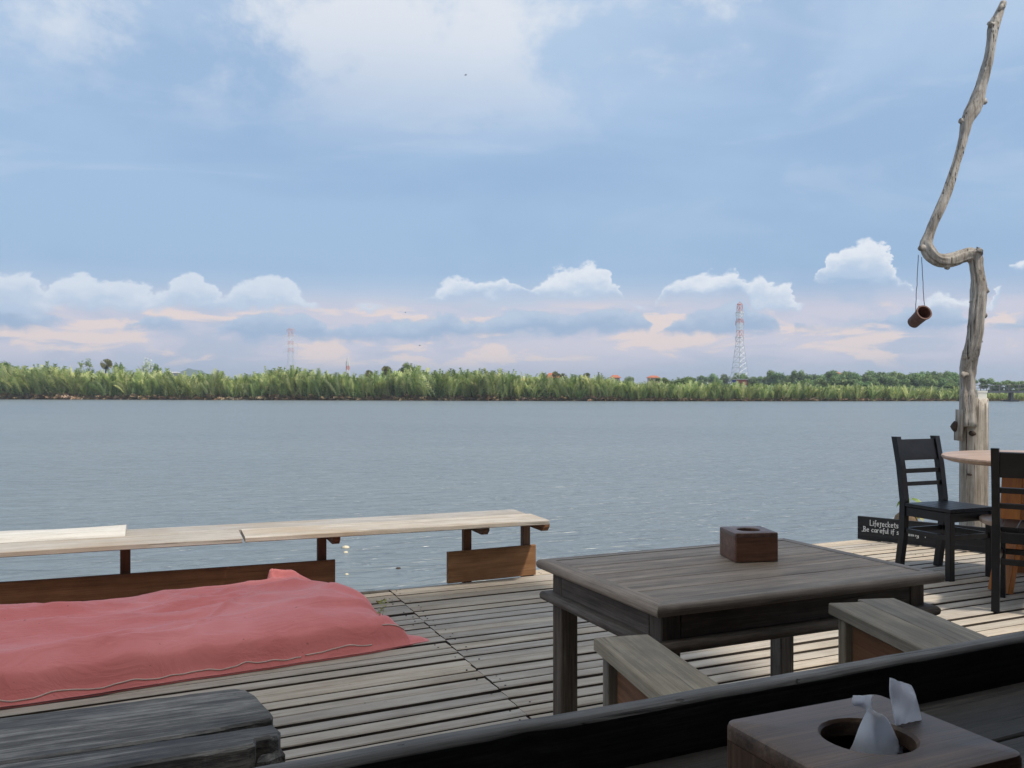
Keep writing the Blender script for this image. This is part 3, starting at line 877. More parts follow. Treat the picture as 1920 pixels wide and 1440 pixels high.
#@@DECK
# ================================================================== DECK
AX_L, AX_R = radians(26.3), radians(24.6)
SEAM0, SEAM1 = G(734, 1109), G(992, 1343.5)
deck = empty('wooden_deck'); tag(deck, kind='structure')
rnd = random.Random(21)
def frame(ax): return Vector((cos(ax), sin(ax), 0)), Vector((-sin(ax), cos(ax), 0))
def to_st(p, ax):
    e, n_ = frame(ax); return p.dot(e), p.dot(n_)
sdv = (SEAM1 - SEAM0)
def seam_s(t, ax):
    s0, t0 = to_st(SEAM0, ax); s1, t1 = to_st(SEAM1, ax)
    return s0 + (s1 - s0) * (t - t0) / (t1 - t0)
M_gap_shade = wood('plank_gap_shade', (0.020, 0.014, 0.010), (0.045, 0.033, 0.024), (0.08, 0.06, 0.045), 'x', .8)  # dark side faces: the shade of the plank gaps put into the colour
nails = MB()
def plank(s0, s1, t0, t1, ax, th=0.042):
    e, n_ = frame(ax)
    tm = (t0 + t1) / 2; c = e * s0 + n_ * tm
    dz = rnd.uniform(-.004, .003)
    skew = rnd.uniform(-.0022, .0022)
    L = s1 - s0; w = t1 - t0
    mb = MB()
    mb.bar((0, 0, 0), (L, 0, 0), w, th, ch=.004, seg=3, jit=.0028, rnd=rnd)
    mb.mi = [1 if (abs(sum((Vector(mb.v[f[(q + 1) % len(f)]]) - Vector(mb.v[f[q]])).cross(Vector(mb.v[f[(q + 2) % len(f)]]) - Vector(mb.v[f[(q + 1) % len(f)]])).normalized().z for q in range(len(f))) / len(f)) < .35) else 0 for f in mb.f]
    o = mb.build('plank', [W_deck(), M_gap_shade], deck, loc=(c.x, c.y, -th / 2 + dz), rotz=ax + skew)
    for xs in (.05, L * .36, L * .69, L - .05):
        for dy in (-w * .28, w * .28):
            if rnd.random() < .45:
                q = c + e * (xs + rnd.uniform(-.02, .02)) + n_ * dy
                nails.lathe([(.0045, -.004), (.0045, .0022)], 6, (q.x, q.y, dz))
# left section: outer edge runs at a slight angle, planks are cut along it
E0 = G(629, 1112.4); eL = Vector((cos(radians(20.3)), sin(radians(20.3)), 0))
sE, tE = to_st(E0, AX_L); edd = to_st(eL, AX_L)
t = 5.92
while t > -3.4:
    w = rnd.uniform(.068, .085); gap = rnd.choice((.020, .023, .026, .029, .034))
    t0, t1 = t - w, t
    se = sE + (t1 - tE) / edd[1] * edd[0]            # outer edge cut
    sr = min(seam_s((t0 + t1) / 2, AX_L) - .002 - rnd.random() * .004, se)
    if t < 2.6: sr = max(sr, 1.4)
    if sr > -3.4: plank(-3.6, sr, t0, t1, AX_L)
    t = t0 - gap
# right section
t = 5.50
while t > 1.45:
    w = rnd.uniform(.068, .085); gap = rnd.choice((.019, .022, .024, .027, .030))
    t0, t1 = t - w, t
    sr = seam_s((t0 + t1) / 2, AX_R) + .002
    plank(sr, 7.6, t0, t1, AX_R)
    t = t0 - gap
t = 5.515
sx = to_st(G(997.5, 1079.3), AX_R)[0]
for w in (.082, .080):
    plank(sx + .02, 7.6, t, t + w - .014, AX_R); t += w
while t < -9: pass
t = 1.44
while t > -3.4:
    w = rnd.uniform(.085, .105); plank(1.42 if t < 2.6 else 1.42, 7.6, t - w, t, AX_R); t -= w + .016
nn = nails.build('nail_heads', plain('rusty_nail', (0.03, 0.022, 0.018), .8, .2), deck); tag(nn, kind='stuff')
M_joist = W_brown('x')
for ax, ts in ((AX_L, ()),):
    pass
for sv in (-2.9, -1.6, -.35, .9, 2.0, 3.2, 4.4, 5.6, 6.8):
    e, n_ = frame(AX_R); c0 = e * sv + n_ * -1.1; c1 = e * sv + n_ * 5.44
    o = one('joist', W_brown('y'), deck, (c0.x, c0.y, -.11), (c1.x, c1.y, -.11), .07, .13)
# fascia along the outer edges
p0 = E0 - eL * 3.2; p1 = E0 + eL * .36
one('fascia_board', W_deck(), deck, (p0.x, p0.y, -.03), (p1.x, p1.y, -.03), .03, .05, ch=.005)
# floats below the deck
M_drum = plain('float_drum', (0.05, 0.09, 0.13), .5, .3, 3)
for sv in (-1.8, .6, 2.6, 4.8, 6.6):
    for tv in (4.3, 1.0):
        e, n_ = frame(AX_R); c = e * sv + n_ * tv
        mb = MB(); mb.tube([c - n_ * .45 + Vector((0, 0, -.52)), c + n_ * .45 + Vector((0, 0, -.52))], .28, 16)
        mb.build('float_drum', M_drum, deck)

# unseen awning added over the left of the deck to shade and softly fill it
m, b = newmat('shade_fill_canvas')
b.inputs['Base Color'].default_value = (0.80, 0.77, 0.70, 1); b.inputs['Roughness'].default_value = .9
tr = X.nt.nodes.new('ShaderNodeBsdfTranslucent'); tr.inputs[0].default_value = (0.95, 0.93, 0.88, 1)
mx = X.nt.nodes.new('ShaderNodeMixShader'); mx.inputs[0].default_value = .92
mlink(b.outputs[0], mx.inputs[1]); mlink(tr.outputs[0], mx.inputs[2]); mlink(mx.outputs[0], X.nt.nodes['Material Output'].inputs[0])
M_shade_fill = m
e, n_ = frame(AX_R)
roof = empty('roof'); tag(roof, kind='structure')  # unseen roof, added to shape the light on the deck
SR, TR_ = 4.25, 3.2
RFZ = 4.3
mb = MB(); n = 14
for i in range(n + 1):
    for j in range(n + 1):
        s_ = -5.0 + (SR + 5.0) * i / n; t_ = -1.2 + (TR_ + 1.2) * j / n
        p = e * s_ + n_ * t_
        z = RFZ - .05 * sin(pi * ((i * 3.5 / n) % 1)) - .06 * sin(pi * ((j * 3 / n) % 1))
        mb.v.append((p.x, p.y, z))
for i in range(n):
    for j in range(n):
        a = i * (n + 1) + j
        mb.f.append((a, a + n + 1, a + n + 2, a + 1)); mb.mi.append(0)
mb.build('shade_canvas', M_shade_fill, roof, smooth=True)
for s_, t_ in ((-4.9, -3.1), (-4.9, 1.2), (-.5, -3.1), (SR - .1, -3.1)):
    p = e * s_ + n_ * t_
    one('shade_roof_post', W_brown('z'), roof, (p.x, p.y, -.6), (p.x, p.y, RFZ - .05), .12, .12, up=(0, 1, 0))
for s_ in (-4.9, -.5, SR - .1):
    p = e * s_ + n_ * -3.1; q = e * s_ + n_ * (TR_ - .1)
    one('shade_roof_rafter', W_brown('x'), roof, (p.x, p.y, RFZ + .07), (q.x, q.y, RFZ + .07), .08, .1)

# unseen building added behind the camera to darken near faces: closed thatch over the counter, board wall at the back
p0 = e * -5.0 + n_ * -1.2; p1 = e * SR + n_ * -1.2
one('shade_thatch', plain('shade_thatch', (0.10, 0.075, 0.045), .95, .3, 9), roof, (p0.x, p0.y, 3.1), (p1.x, p1.y, 3.1), 4.2, .22)
bw_ = empty('shade_wall'); tag(bw_, kind='structure')
for i in range(14):
    z = .16 + i * .31
    p0 = e * -5.0 + n_ * -3.3; p1 = e * (SR + .4) + n_ * -3.3
    one('wall_board', W_brown('x'), bw_, (p0.x, p0.y, z), (p1.x, p1.y, z), .03, .30)
for i in range(14):  # right-hand wall, added to keep sky light off the right faces
    z = .16 + i * .31
    p0 = e * (SR + .4) + n_ * -3.25; p1 = e * (SR + .4) + n_ * .5
    one('wall_board', W_brown('x'), bw_, (p0.x, p0.y, z), (p1.x, p1.y, z), .03, .30)

#@@LEFT
# ================================================================== RAIL BENCH AND KICK BOARDS
AX_B = radians(21.2)
eb, nb = frame(AX_B)
SH_Z = .42
fr_r = G(1030, 975, SH_Z)                       # right front corner
SHW = .60
sh = empty('plank_bench', (fr_r.x, fr_r.y, 0), AX_B)
tag(sh, 'long bleached plank bench running along the outer edge of the deck', 'bench')
def shp(x0, x1, y0, y1, z, th, name='seat_plank', mat=None, seg=4, jit=.002):
    mb = MB(); mb.bar((0, 0, 0), (x1 - x0, 0, 0), y1 - y0, th, ch=.004, seg=seg, jit=jit, rnd=rnd)
    o = mb.build(name, mat or W_shelf(), sh); o.location = (x0, (y0 + y1) / 2, z - th / 2)
    return o
xj = -2.02
shp(-1.93 + .0, 0, 0, .335, SH_Z, .03)
shp(-4.6, -1.945, 0.004, .325, SH_Z - .002, .03)
shp(-4.6, -.02, .352, SHW, SH_Z - .004, .03)
# split corner left of the joint
# thick rounded bleached slab lying on the rear plank at the left
mb = MB(); prof = []
L = 2.05; nseg = 10; m_ = 9
for i in range(nseg + 1):
    for k in range(m_):
        a = pi * k / (m_ - 1)
        mb.v.append((i / nseg * L, cos(a) * .125, .002 + sin(a) * .045 * (1 + .08 * sin(i * 1.7 + k))))
for i in range(nseg):
    for k in range(m_ - 1):
        a = i * m_ + k; mb.f.append((a, a + m_, a + m_ + 1, a + 1)); mb.mi.append(0)
    mb.f.append((i * m_, i * m_ + m_ - 1, (i + 1) * m_ + m_ - 1, (i + 1) * m_)); mb.mi.append(0)
mb.f.append(tuple(range(m_))); mb.f.append(tuple(range(nseg * m_ + m_ - 1, nseg * m_ - 1, -1))); mb.mi += [0, 0]
o = mb.build('half_round_slab', wood('white_slab', (0.36, 0.335, 0.30), (0.46, 0.44, 0.405), (0.53, 0.51, 0.475), 'x', .8, 1, .05, (0.5, .42, .33), .3, cracks=.2), sh)
xe = (G(233, 1012, SH_Z) - Vector((fr_r.x, fr_r.y, SH_Z))).dot(eb)
o.location = (xe - L, .43, SH_Z - .003)
smooth_angle(o, 50)
for u, v in ((235, 1060), (603, 1050), (875, 1036), (985, 1022)):
    # posts stand just behind the kick boards
    ratio = (u - HU) / F
    p0 = Vector((fr_r.x, fr_r.y, 0)) + nb * .31
    # intersect x = ratio*y with the centre line of the bench
    k = (ratio * p0.y - p0.x) / (eb.x - ratio * eb.y)
    x = k
    one('leg', W_brown('z'), sh, (x, .31, -.45), (x, .31, SH_Z - .032), .055, .05, up=(0, 1, 0))
    if u > 300:
        mb = MB()
        yy0, yy1 = .06, .56; zt = SH_Z - .031; hh = .055; xw = .045; xc = x + .028 + xw / 2 + .001
        poly = [(yy0, zt), (yy1, zt), (yy1, zt - hh), (yy0 + .035, zt - hh), (yy0, zt - hh * .45)]
        vv = [(xc - xw / 2, y, z) for y, z in poly] + [(xc + xw / 2, y, z) for y, z in poly]
        n5 = 5
        mb.add(vv, [tuple(range(n5)), tuple(range(2 * n5 - 1, n5 - 1, -1))] + [((i + 1) % n5, i, i + n5, (i + 1) % n5 + n5) for i in range(n5)])
        mb.build('bearer', W_brown('y'), sh)
# kick boards standing on the deck edge
p1 = G(628, 1112); p0 = p1 - frame(radians(20.6))[0] * 3.2
hB = 62 / F * p1.y
o = one('kick_board', W_brown('x'), None, (0, 0, 0), (3.2, 0, 0), .028, hB, seg=4, jit=.002)
o.location = (p0.x, p0.y, hB / 2 + .002); o.rotation_euler = (0, 0, radians(20.6))
tag(o, 'long dark brown upright board on the deck edge behind the red cushion', 'board')
p0 = G(838.5, 1096); p1 = G(1003, 1079); dv = p1 - p0; hB = 58 / F * 5.95
W_b2 = wood('tan_board_wood', (0.135, 0.07, 0.036), (0.24, 0.135, 0.075), (0.32, 0.19, 0.11), 'x', .7, 1, .05, (0.15, .075, .04), .4, cracks=.3)
o = one('kick_board', W_b2, None, (0, 0, 0), (dv.length, 0, 0), .028, hB, seg=2, jit=.001)
o.location = (p0.x, p0.y + .016, hB / 2 + .004); o.rotation_euler = (0, 0, atan2(dv.y, dv.x))
tag(o, 'short tan upright board on the deck edge right of the gap', 'board')

# ================================================================== RED CUSHION WITH COVER
m, b = newmat('red_canvas_cover')
t = X.nt.nodes.new('ShaderNodeTexCoord')
n1 = fbm(vmap(t.outputs['Object'], (1, 1, 1)), 2.2, 5, .6)
col = ramp(n1, [(.3, (0.60, 0.165, 0.15)), (.7, (0.71, 0.235, 0.215))])
sp = fbm(t.outputs['Object'], 55, 2, .4)
col = cmix(sstep(sp, .74, .78) * .5, col, (0.16, .06, .05))
mlink(col, b.inputs['Base Color'])
b.inputs['Roughness'].default_value = .9; b.inputs['Specular IOR Level'].default_value = .15
b.inputs['Sheen Weight'].default_value = .25
wv = fbm(t.outputs['Object'], 260, 2, .5)
wr = 1.0 - X.op('ABSOLUTE', fbm(vmap(t.outputs['Object'], (2.2, 6.5, 3)), 1.6, 4, .55, 1.2) - 0.5) * 4.0
bump(wv * 0.06 + wr.mx(0.0) * wr.mx(0.0) * 0.5, .26, .02, b)
M_red = m
AX_C = radians(28.8)
c0 = G(795, 1211)
cush = empty('cushion', (c0.x, c0.y, 0), AX_C)
tag(cush, 'red canvas covered floor mattress with pale piping lying on the deck', 'mattress')
CL, CW, CH = 4.0, 1.16, .20
def ss(a, b2, x):
    q = max(0, min(1, (x - a) / (b2 - a))); return q * q * (3 - 2 * q)
def ridge(x, y, z=0): return 1 - abs(noise.noise(Vector((x, y, z)))) * 2
rc_ = random.Random(12); CREASES = []
for _ in range(44):
    ax_ = rc_.uniform(.15, 2.6); ay_ = rc_.uniform(.15, 1.0); L_ = rc_.uniform(.3, .95); an_ = rc_.gauss(.12, .28)
    CREASES.append((ax_, ay_, ax_ + L_ * cos(an_), ay_ - L_ * sin(an_), rc_.uniform(.008, .020), rc_.choice((1, 1, -.8)) * rc_.uniform(.006, .015)))
def csurf(x, y):
    """x: 0 at the right hem, negative to the left; y: 0 front .. CW back"""
    r = -x
    k = 1.0
    # wavy front hem
    # pillow profile: rounded shoulders, thin hem at the right
    def qc(q): q = max(0, min(1, q)); return sqrt(max(0, 1 - (1 - q) ** 2.2))
    fy = .45 * ss(-.012, .045, y) + .55 * qc((y - .02) / .36)
    by = qc((CW - y) / .22)
    rx_ = .12 * ss(0, .03, r) + .88 * qc((r - .10 - .05 * noise.noise(Vector((0, y * 3, 4)))) / (.22 + .16 * ss(.6, 1.1, y)))
    z = CH * fy * by * rx_
    inner = ss(.05, .25, y) * ss(.02, .2, CW - y) * ss(.12, .5, r)
    # long rolls of stuffing towards the left
    z += inner * .022 * noise.noise(Vector((x * 1.1 + 4, y * 2.6, .3)))
    z += inner * ss(.6, 1.6, r) * .062 * (ridge(x * .75 + y * .5, y * 3.2 - x * .35, 2) - .45)
    # creases
    z += inner * .028 * (ridge(x * 1.3 + y * 1.6, y * 5.0 - x * .9, 7.7) - .4)
    z += ss(.02, .1, y) * ss(0, .1, r) * .007 * (ridge(x * 4.5 - y * 3, y * 5 + x * 2.5, 3.1) - .4)
    # creases fanning out of the right corners
    a = atan2(y - .22, r + .05); rr = sqrt(r * r + (y - .22) ** 2)
    z += .030 * max(0, sin(a * 9 + .8 * noise.noise(Vector((x * 3, y * 3, 0))))) ** 2 * ss(.05, .2, rr) * ss(.85, .3, rr) * ss(.03, .15, y) * ss(.0, .08, CW - y)
    # skirt ripples along the front
    z += .016 * ss(.0, .02, y) * ss(.22, .04, y) * (noise.noise(Vector((x * 5.5, 0, 5))) + .4 * noise.noise(Vector((x * 12, 1, 5))))
    for (ax_, ay_, bx_, by_, w_, am_) in CREASES:
        vx, vy = bx_ - ax_, by_ - ay_; l2 = vx * vx + vy * vy
        tq_ = ((r - ax_) * vx + (y - ay_) * vy) / l2
        if -.1 < tq_ < 1.1:
            dq_ = ((r - ax_) * vy - (y - ay_) * vx) / sqrt(l2) + .03 * sin(3 * tq_ + ax_ * 9)
            if abs(dq_) < w_ * 3: z += am_ * inner * exp(-(dq_ / (w_ if dq_ > 0 else w_ * 1.7)) ** 2) * ss(-.1, .35, tq_) * ss(1.1, .5, tq_)
    # raised corner at the back right
    fl_ = (r - .08) / .34 if r < .42 else ss(.49, .42, r)
    z += .095 * max(0, fl_) ** 1.6 * exp(-((y - (1.09 - .6 * max(0, .42 - r))) / .036) ** 2) + .018 * exp(-(((r - .30) * .8 + (y - 1.0) * .6) / .04) ** 2 - (((r - .30) * .6 - (y - 1.0) * .8) / .20) ** 2)
    z += .035 * exp(-((r - .14) / .035) ** 2 - ((y - .85) / .12) ** 2)
    z = max(z, .006 + .004 * noise.noise(Vector((x * 6, y * 6, 1))))
    return z
mb = MB()
nx, ny = 330, 120
xs = []
for i in range(nx + 1):
    q = i / nx
    xs.append(-CL * (q ** 1.35))
ys = [CW * ((j / ny) ** 1.4) for j in range(ny + 1)]
def hem(x, y):
    """outline: front hem wanders, right hem is scalloped, the front corner is pulled out to a tip"""
    r = -x
    dy = (.030 * noise.noise(Vector((x * 1.6, 0, 3))) + .012 * noise.noise(Vector((x * 5, 0, 3)))) * ss(.4, .0, y)
    dxr = (.05 * noise.noise(Vector((0, y * 3.0, 9))) - .02 + .075 * exp(-((y - .03) / .10) ** 2) - .22 * ss(.80, 1.16, y) + .05 * ss(.5, .7, y) * ss(.85, .75, y)) * ss(.7, .0, r)
    return x + dxr, y + dy + .05 * ss(.4, 0, r) * ss(.3, 0, y)
for i in range(nx + 1):
    for j in range(ny + 1):
        z = csurf(xs[i], ys[j]); hx, hy = hem(xs[i], ys[j])
        mb.v.append((hx, hy, z))
for i in range(nx):
    for j in range(ny):
        a = i * (ny + 1) + j; mb.f.append((a, a + 1, a + ny + 2, a + ny + 1)); mb.mi.append(0)
# hem thickness down to the deck
def rim(ids):
    o0 = len(mb.v)
    for q in ids: mb.v.append((mb.v[q][0], mb.v[q][1], .001))
    for k in range(len(ids) - 1):
        mb.f.append((ids[k], o0 + k, o0 + k + 1, ids[k + 1])); mb.mi.append(0)
rim([i * (ny + 1) for i in range(nx + 1)]); rim([j for j in range(ny, -1, -1)]); rim([i * (ny + 1) + ny for i in range(nx, -1, -1)])
cover = mb.build('cover', M_red, cush, smooth=True)
cover['label'] = 'faded red canvas cover with creases'
M_pipe = plain('pale_piping', (0.55, 0.40, 0.34), .8, .15, 20)
def piping(xa, xb, off):
    mb = MB(); pts = []
    n = max(6, int((xb - xa) / .014))
    for i in range(n + 1):
        x = xa + (xb - xa) * i / n
        y = .010 + .006 * noise.noise(Vector((x * 6.5, 2, 1))) + .004 * noise.noise(Vector((x * 14, 2, 1))) + off
        hx, hy = hem(x, y)
        pts.append((hx, hy, csurf(x, y) + .004))
    mb.tube(pts, .0034, 6)
    mb.build('piping', M_pipe, cover, smooth=True)
piping(-3.9, -.62, 0); piping(-.60, -.30, .004); piping(-.24, -.13, .03)

# weed growing beside the cushion
M_weed = leafmat('weed_leaf', (0.10, 0.14, 0.03), (0.22, 0.26, 0.06), (0.42, 0.42, 0.12), .3, .05)
p = G(714, 1174); rnd2 = random.Random(3); mb = MB(); tones = []
for i in range(46):
    a = rnd2.uniform(0, 6.28); h = rnd2.uniform(.02, .14); r_ = rnd2.uniform(.0, .032)
    q = Vector((cos(a) * r_, sin(a) * r_, h)); e2 = q + Vector((cos(a) * .016, sin(a) * .016, rnd2.uniform(.0, .018)))
    sdv2 = Vector((-sin(a), cos(a), 0)) * .009
    mb.add([q, (q + e2) / 2 + sdv2, e2, (q + e2) / 2 - sdv2], [(0, 1, 2, 3)]); tones.append(rnd2.uniform(.3, 1))
me = mb.mesh('leaves', M_weed); set_tone(me, tones)
wd = empty('weed', p); tag(wd, 'small yellow green weed growing up beside the red mattress', 'weed')
o = bpy.data.objects.new('leaves', me); COL.objects.link(o); o.parent = wd
mb = MB()
for a in (0, 2, 4): mb.tube([(0, 0, -.02), (cos(a) * .008, sin(a) * .008, .05), (cos(a) * .015, sin(a) * .015, .09)], [.0015, .0013, .0008], 5)
mb.build('stem', M_weed.copy() if False else plain('weed_stem', (.16, .2, .06)), wd)

# ================================================================== DARK TIMBER BENCH (left foreground)
BZ = .45; AX_T = radians(23.5)
o0 = G(528, 1372, BZ)
tb = empty('timber_bench', (o0.x, o0.y, 0), AX_T)
tag(tb, 'blackened weathered timber bench with split end in left foreground', 'bench')
et, nt_ = frame(AX_T)
def loc(u, v, z=BZ):
    p = G(u, v, z) - Vector((o0.x, o0.y, 0)); return (p.dot(et), p.dot(nt_))
rnd3 = random.Random(17)
def rough(poly, step=.03, amp=.003):
    outp = []
    n = len(poly)
    for i in range(n):
        a = Vector(poly[i]); c = Vector(poly[(i + 1) % n]); L = (c - a).length
        k = max(1, int(L / step))
        for q in range(k):
            p = a.lerp(c, q / k)
            nrm_ = Vector((-(c - a).y, (c - a).x)).normalized()
            outp.append(tuple(p + nrm_ * (rnd3.uniform(-amp, amp) if q else 0)))
    return outp
yf = loc(440, 1290)[1]
# rear slab with rounded end
ycr = loc(515, 1347)[1]
rear = [(-2.2, ycr - .030), (loc(330, 1372)[0], ycr - .024), (loc(512, 1352)[0], ycr + .004), loc(512, 1340), loc(500, 1325), loc(480, 1303), loc(462, 1293), loc(440, 1290), loc(380, 1297.5), (-2.2, yf)]
rear_l = [tuple(p) for p in rear]
mb = MB(); mb.prism(rough(rear_l), BZ - .085, BZ, .006)
mb.build('slab', W_char('x'), tb)
y_n = loc(480, 1395)[1]
front = [(-2.2, y_n), (loc(480, 1395)[0] - .02, y_n + .004), (loc(480, 1395)[0], y_n + .012), (loc(482, 1388)[0], y_n + .04), (loc(505, 1384)[0], y_n + .045), loc(522, 1380), loc(526, 1366), (loc(513, 1357)[0], ycr - .03), (loc(330, 1378)[0], ycr - .029), (-2.2, ycr - .034)]
mb = MB(); mb.prism(rough(front), BZ - .10, BZ - .003, .007)
mb.build('slab', W_char('x'), tb)
# broken block at the end
blk = [loc(481, 1393), loc(506, 1390), (loc(527, 1376)[0] + .008, loc(527, 1376)[1] - .012), (loc(527, 1376)[0] + .004, loc(527, 1372)[1]), loc(505, 1382), loc(484, 1386)]
mb = MB(); mb.prism(rough(blk, .02, .004), BZ - .115, BZ - .035, .012)
mb.build('broken_end', W_char('y'), tb)
for x in (-.35, -1.8):
    one('leg', W_char('z'), tb, (x, (yf + y_n) / 2, 0), (x, (yf + y_n) / 2, BZ - .088), .30, .09, up=(1, 0, 0))

#@@MID
# ================================================================== WEATHERED TABLE
TZ = .66
TL_, TN, TRr, TF = G(1017, 1047, TZ), G(1218, 1140, TZ), G(1762, 1075, TZ), G(1495, 1008, TZ)
AX_W = atan2((TRr - TN).y, (TRr - TN).x)
TLEN = (TRr - TN).length; TDEP = (TL_ - TN).length
cen = (TL_ + TRr) / 2
tbl = empty('wooden_table', (cen.x, cen.y, 0), AX_W)
tag(tbl, 'weathered grey rectangular table with planked top and moulded edge', 'table')
hx, hy = TLEN / 2, TDEP / 2
def bull(mb, p0, p1, r, seg=4):
    """half-round moulding bar"""
    mb.tube([Vector(p0).lerp(Vector(p1), i / seg) for i in range(seg + 1)], r, 12)
rnd = random.Random(31)
fw = .055
npl = 5; wv_ = (2 * hy - 2 * fw) / npl
for i in range(npl):
    y = -hy + fw + wv_ * (i + .5)
    o = one('top_plank', W_table('x'), tbl, (-hx + fw + .001, y, TZ - .016), (hx - fw - .001, y, TZ - .016), wv_ - .0035, .03, ch=.002, seg=3, jit=.0006, rnd=rnd)
def nose(inn, out, hh, r):
    return [(-inn, hh)] + [(out - r + r * sin(a), (hh - r) + r * cos(a) if a <= pi / 2 else -(hh - r) + r * cos(a)) for a in (0, pi / 8, pi / 4, 3 * pi / 8, pi / 2, 5 * pi / 8, 3 * pi / 4, 7 * pi / 8, pi)] + [(-inn, -hh)]
def ring(name, ix, iy, z, prof):
    c4 = [(-ix, -iy), (ix, -iy), (ix, iy), (-ix, iy)]
    for k in range(4):
        a, c = c4[k], c4[(k + 1) % 4]
        mb = MB(); mitre_bar(mb, (a[0], a[1], z), (c[0], c[1], z), prof[::-1])
        o = mb.build(name, (W_table if name == 'edge_moulding' else W_tside)('x' if k % 2 == 0 else 'y'), tbl); smooth_angle(o, 40)
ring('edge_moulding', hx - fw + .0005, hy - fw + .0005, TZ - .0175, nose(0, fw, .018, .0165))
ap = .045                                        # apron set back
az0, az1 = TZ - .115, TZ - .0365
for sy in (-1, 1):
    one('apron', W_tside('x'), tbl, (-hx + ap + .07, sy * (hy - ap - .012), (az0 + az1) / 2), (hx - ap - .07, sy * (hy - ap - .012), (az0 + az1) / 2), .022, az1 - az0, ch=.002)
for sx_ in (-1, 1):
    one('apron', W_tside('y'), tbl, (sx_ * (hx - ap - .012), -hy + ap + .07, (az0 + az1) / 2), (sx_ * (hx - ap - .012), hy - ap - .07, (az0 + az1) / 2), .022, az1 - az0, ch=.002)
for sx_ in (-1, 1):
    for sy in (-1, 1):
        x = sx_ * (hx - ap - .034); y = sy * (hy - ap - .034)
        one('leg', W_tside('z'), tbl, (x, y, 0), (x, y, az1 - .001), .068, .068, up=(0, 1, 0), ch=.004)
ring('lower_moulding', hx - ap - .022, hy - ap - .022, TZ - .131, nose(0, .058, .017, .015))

# ================================================================== TISSUE BOXES
def rrect(w, d, r, n=6):
    pts = []
    for cx, cy, a0 in ((w / 2 - r, d / 2 - r, 0), (-w / 2 + r, d / 2 - r, pi / 2), (-w / 2 + r, -d / 2 + r, pi), (w / 2 - r, -d / 2 + r, 1.5 * pi)):
        for i in range(n): 
            a = a0 + pi / 2 * i / (n - 1); pts.append((cx + r * cos(a), cy + r * sin(a)))
    out_ = []
    for i in range(len(pts)):
        a = Vector(pts[i]); c = Vector(pts[(i + 1) % len(pts)]); k = 7 if (i % n) == n - 1 else 1
        out_ += [tuple(a.lerp(c, q / k)) for q in range(k)]
    return out_
def tissue_box(name, p, rz, w, d, h, hole, m_body, m_lid, label, lid_t=.014, rr=.012, lidin=0.0):
    r = empty(name, p, rz); tag(r, label, 'tissue box')
    # body: open-topped rounded box with walls
    mb = MB()
    outer = rrect(w, d, rr); n = len(outer); inner = rrect(w - .02, d - .02, rr * .5)
    hb = h - lid_t
    rings = [[(x, y, 0.001) for x, y in outer], [(x, y, hb) for x, y in outer], [(x, y, hb) for x, y in inner], [(x, y, .006) for x, y in inner]]
    vv = [q for g in rings for q in g]; ff = []
    for i in range(3):
        for k in range(n): ff.append((i * n + k, i * n + (k + 1) % n, (i + 1) * n + (k + 1) % n, (i + 1) * n + k))
    ff.append(tuple(range(n - 1, -1, -1))); ff.append(tuple(range(3 * n, 4 * n)))
    mb.add(vv, ff); o = mb.build('body', m_body, r); smooth_angle(o, 45)
    # lid with a round hole and eased edge
    mb = MB()
    ang = [atan2(y / d, x / w) for x, y in outer]
    circ = [(hole * cos(atan2(y, x)), hole * sin(atan2(y, x))) for x, y in outer]
    e_ = .005
    wl, dl = w - lidin, d - lidin
    o1 = rrect(wl, dl, rr); o2 = rrect(wl - 2 * e_, dl - 2 * e_, max(.003, rr - e_)); o3 = rrect(wl - .6 * e_, dl - .6 * e_, max(.003, rr - .3 * e_))
    rings = [[(x, y, hb + .0006) for x, y in circ], [(x, y, hb + .0006) for x, y in o1], [(x, y, h - e_) for x, y in o1], [(x, y, h - .3 * e_) for x, y in o3], [(x, y, h) for x, y in o2],
             [(x * 1.06, y * 1.06, h) for x, y in circ], [(x, y, h - .003) for x, y in circ]]
    vv = [q for g in rings for q in g]; ff = []
    R_ = len(rings)
    for i in range(R_):
        for k in range(n):
            a, c = i * n, ((i + 1) % R_) * n
            ff.append((a + k, a + (k + 1) % n, c + (k + 1) % n, c + k))
    mb.add(vv, ff); o = mb.build('lid', m_lid, r); smooth_angle(o, 35)
    return r
nb_ = G(1379, 1055, TZ); rb_ = G(1460, 1053, TZ); lb_ = G(1346, 1038, TZ)
a_w = atan2((rb_ - nb_).y, (rb_ - nb_).x)
bw = (rb_ - nb_).length; bd = .165
ew, nw = frame(a_w)
pc = nb_ + ew * bw / 2 + nw * bd / 2
tissue_box('tissue_box', (pc.x, pc.y, TZ + .001), a_w, bw, bd, .104, .042, W_box('x'), W_box('y'), 'reddish brown wooden tissue box standing on the weathered table', .016, .008)

# ================================================================== PALE BENCHES BY THE TABLE
BNZ = .63
def side_bench(u0, v0, u1, v1, widths, length, ang, label, offs, dark):
    p = G(u0, v0, BNZ)
    a = ang
    r = empty('wooden_bench', (p.x, p.y, 0), a); tag(r, label, 'bench')
    y = 0.0
    for wdt, of in zip(widths, offs):
        one('seat_plank', W_bench('x'), r, (-of, y + wdt / 2, BNZ - .017), (length, y + wdt / 2, BNZ - .017), wdt - .002, .034, ch=.003, seg=3, jit=.0008, rnd=rnd)
        y += wdt
    W = sum(widths)
    for x in (.055, length - .10):
        for yy in (.03, W - .035):
            one('leg', W_bench('z'), r, (x, yy, 0), (x, yy, BNZ - .035), .04, .035, up=(0, 1, 0), ch=.003)
    for yy in (.045, W - .045):
        one('side_panel', W_brown('x'), r, (.08, yy, BNZ - .20), (length - .14, yy, BNZ - .20), .018, .30, ch=.002)
    return r
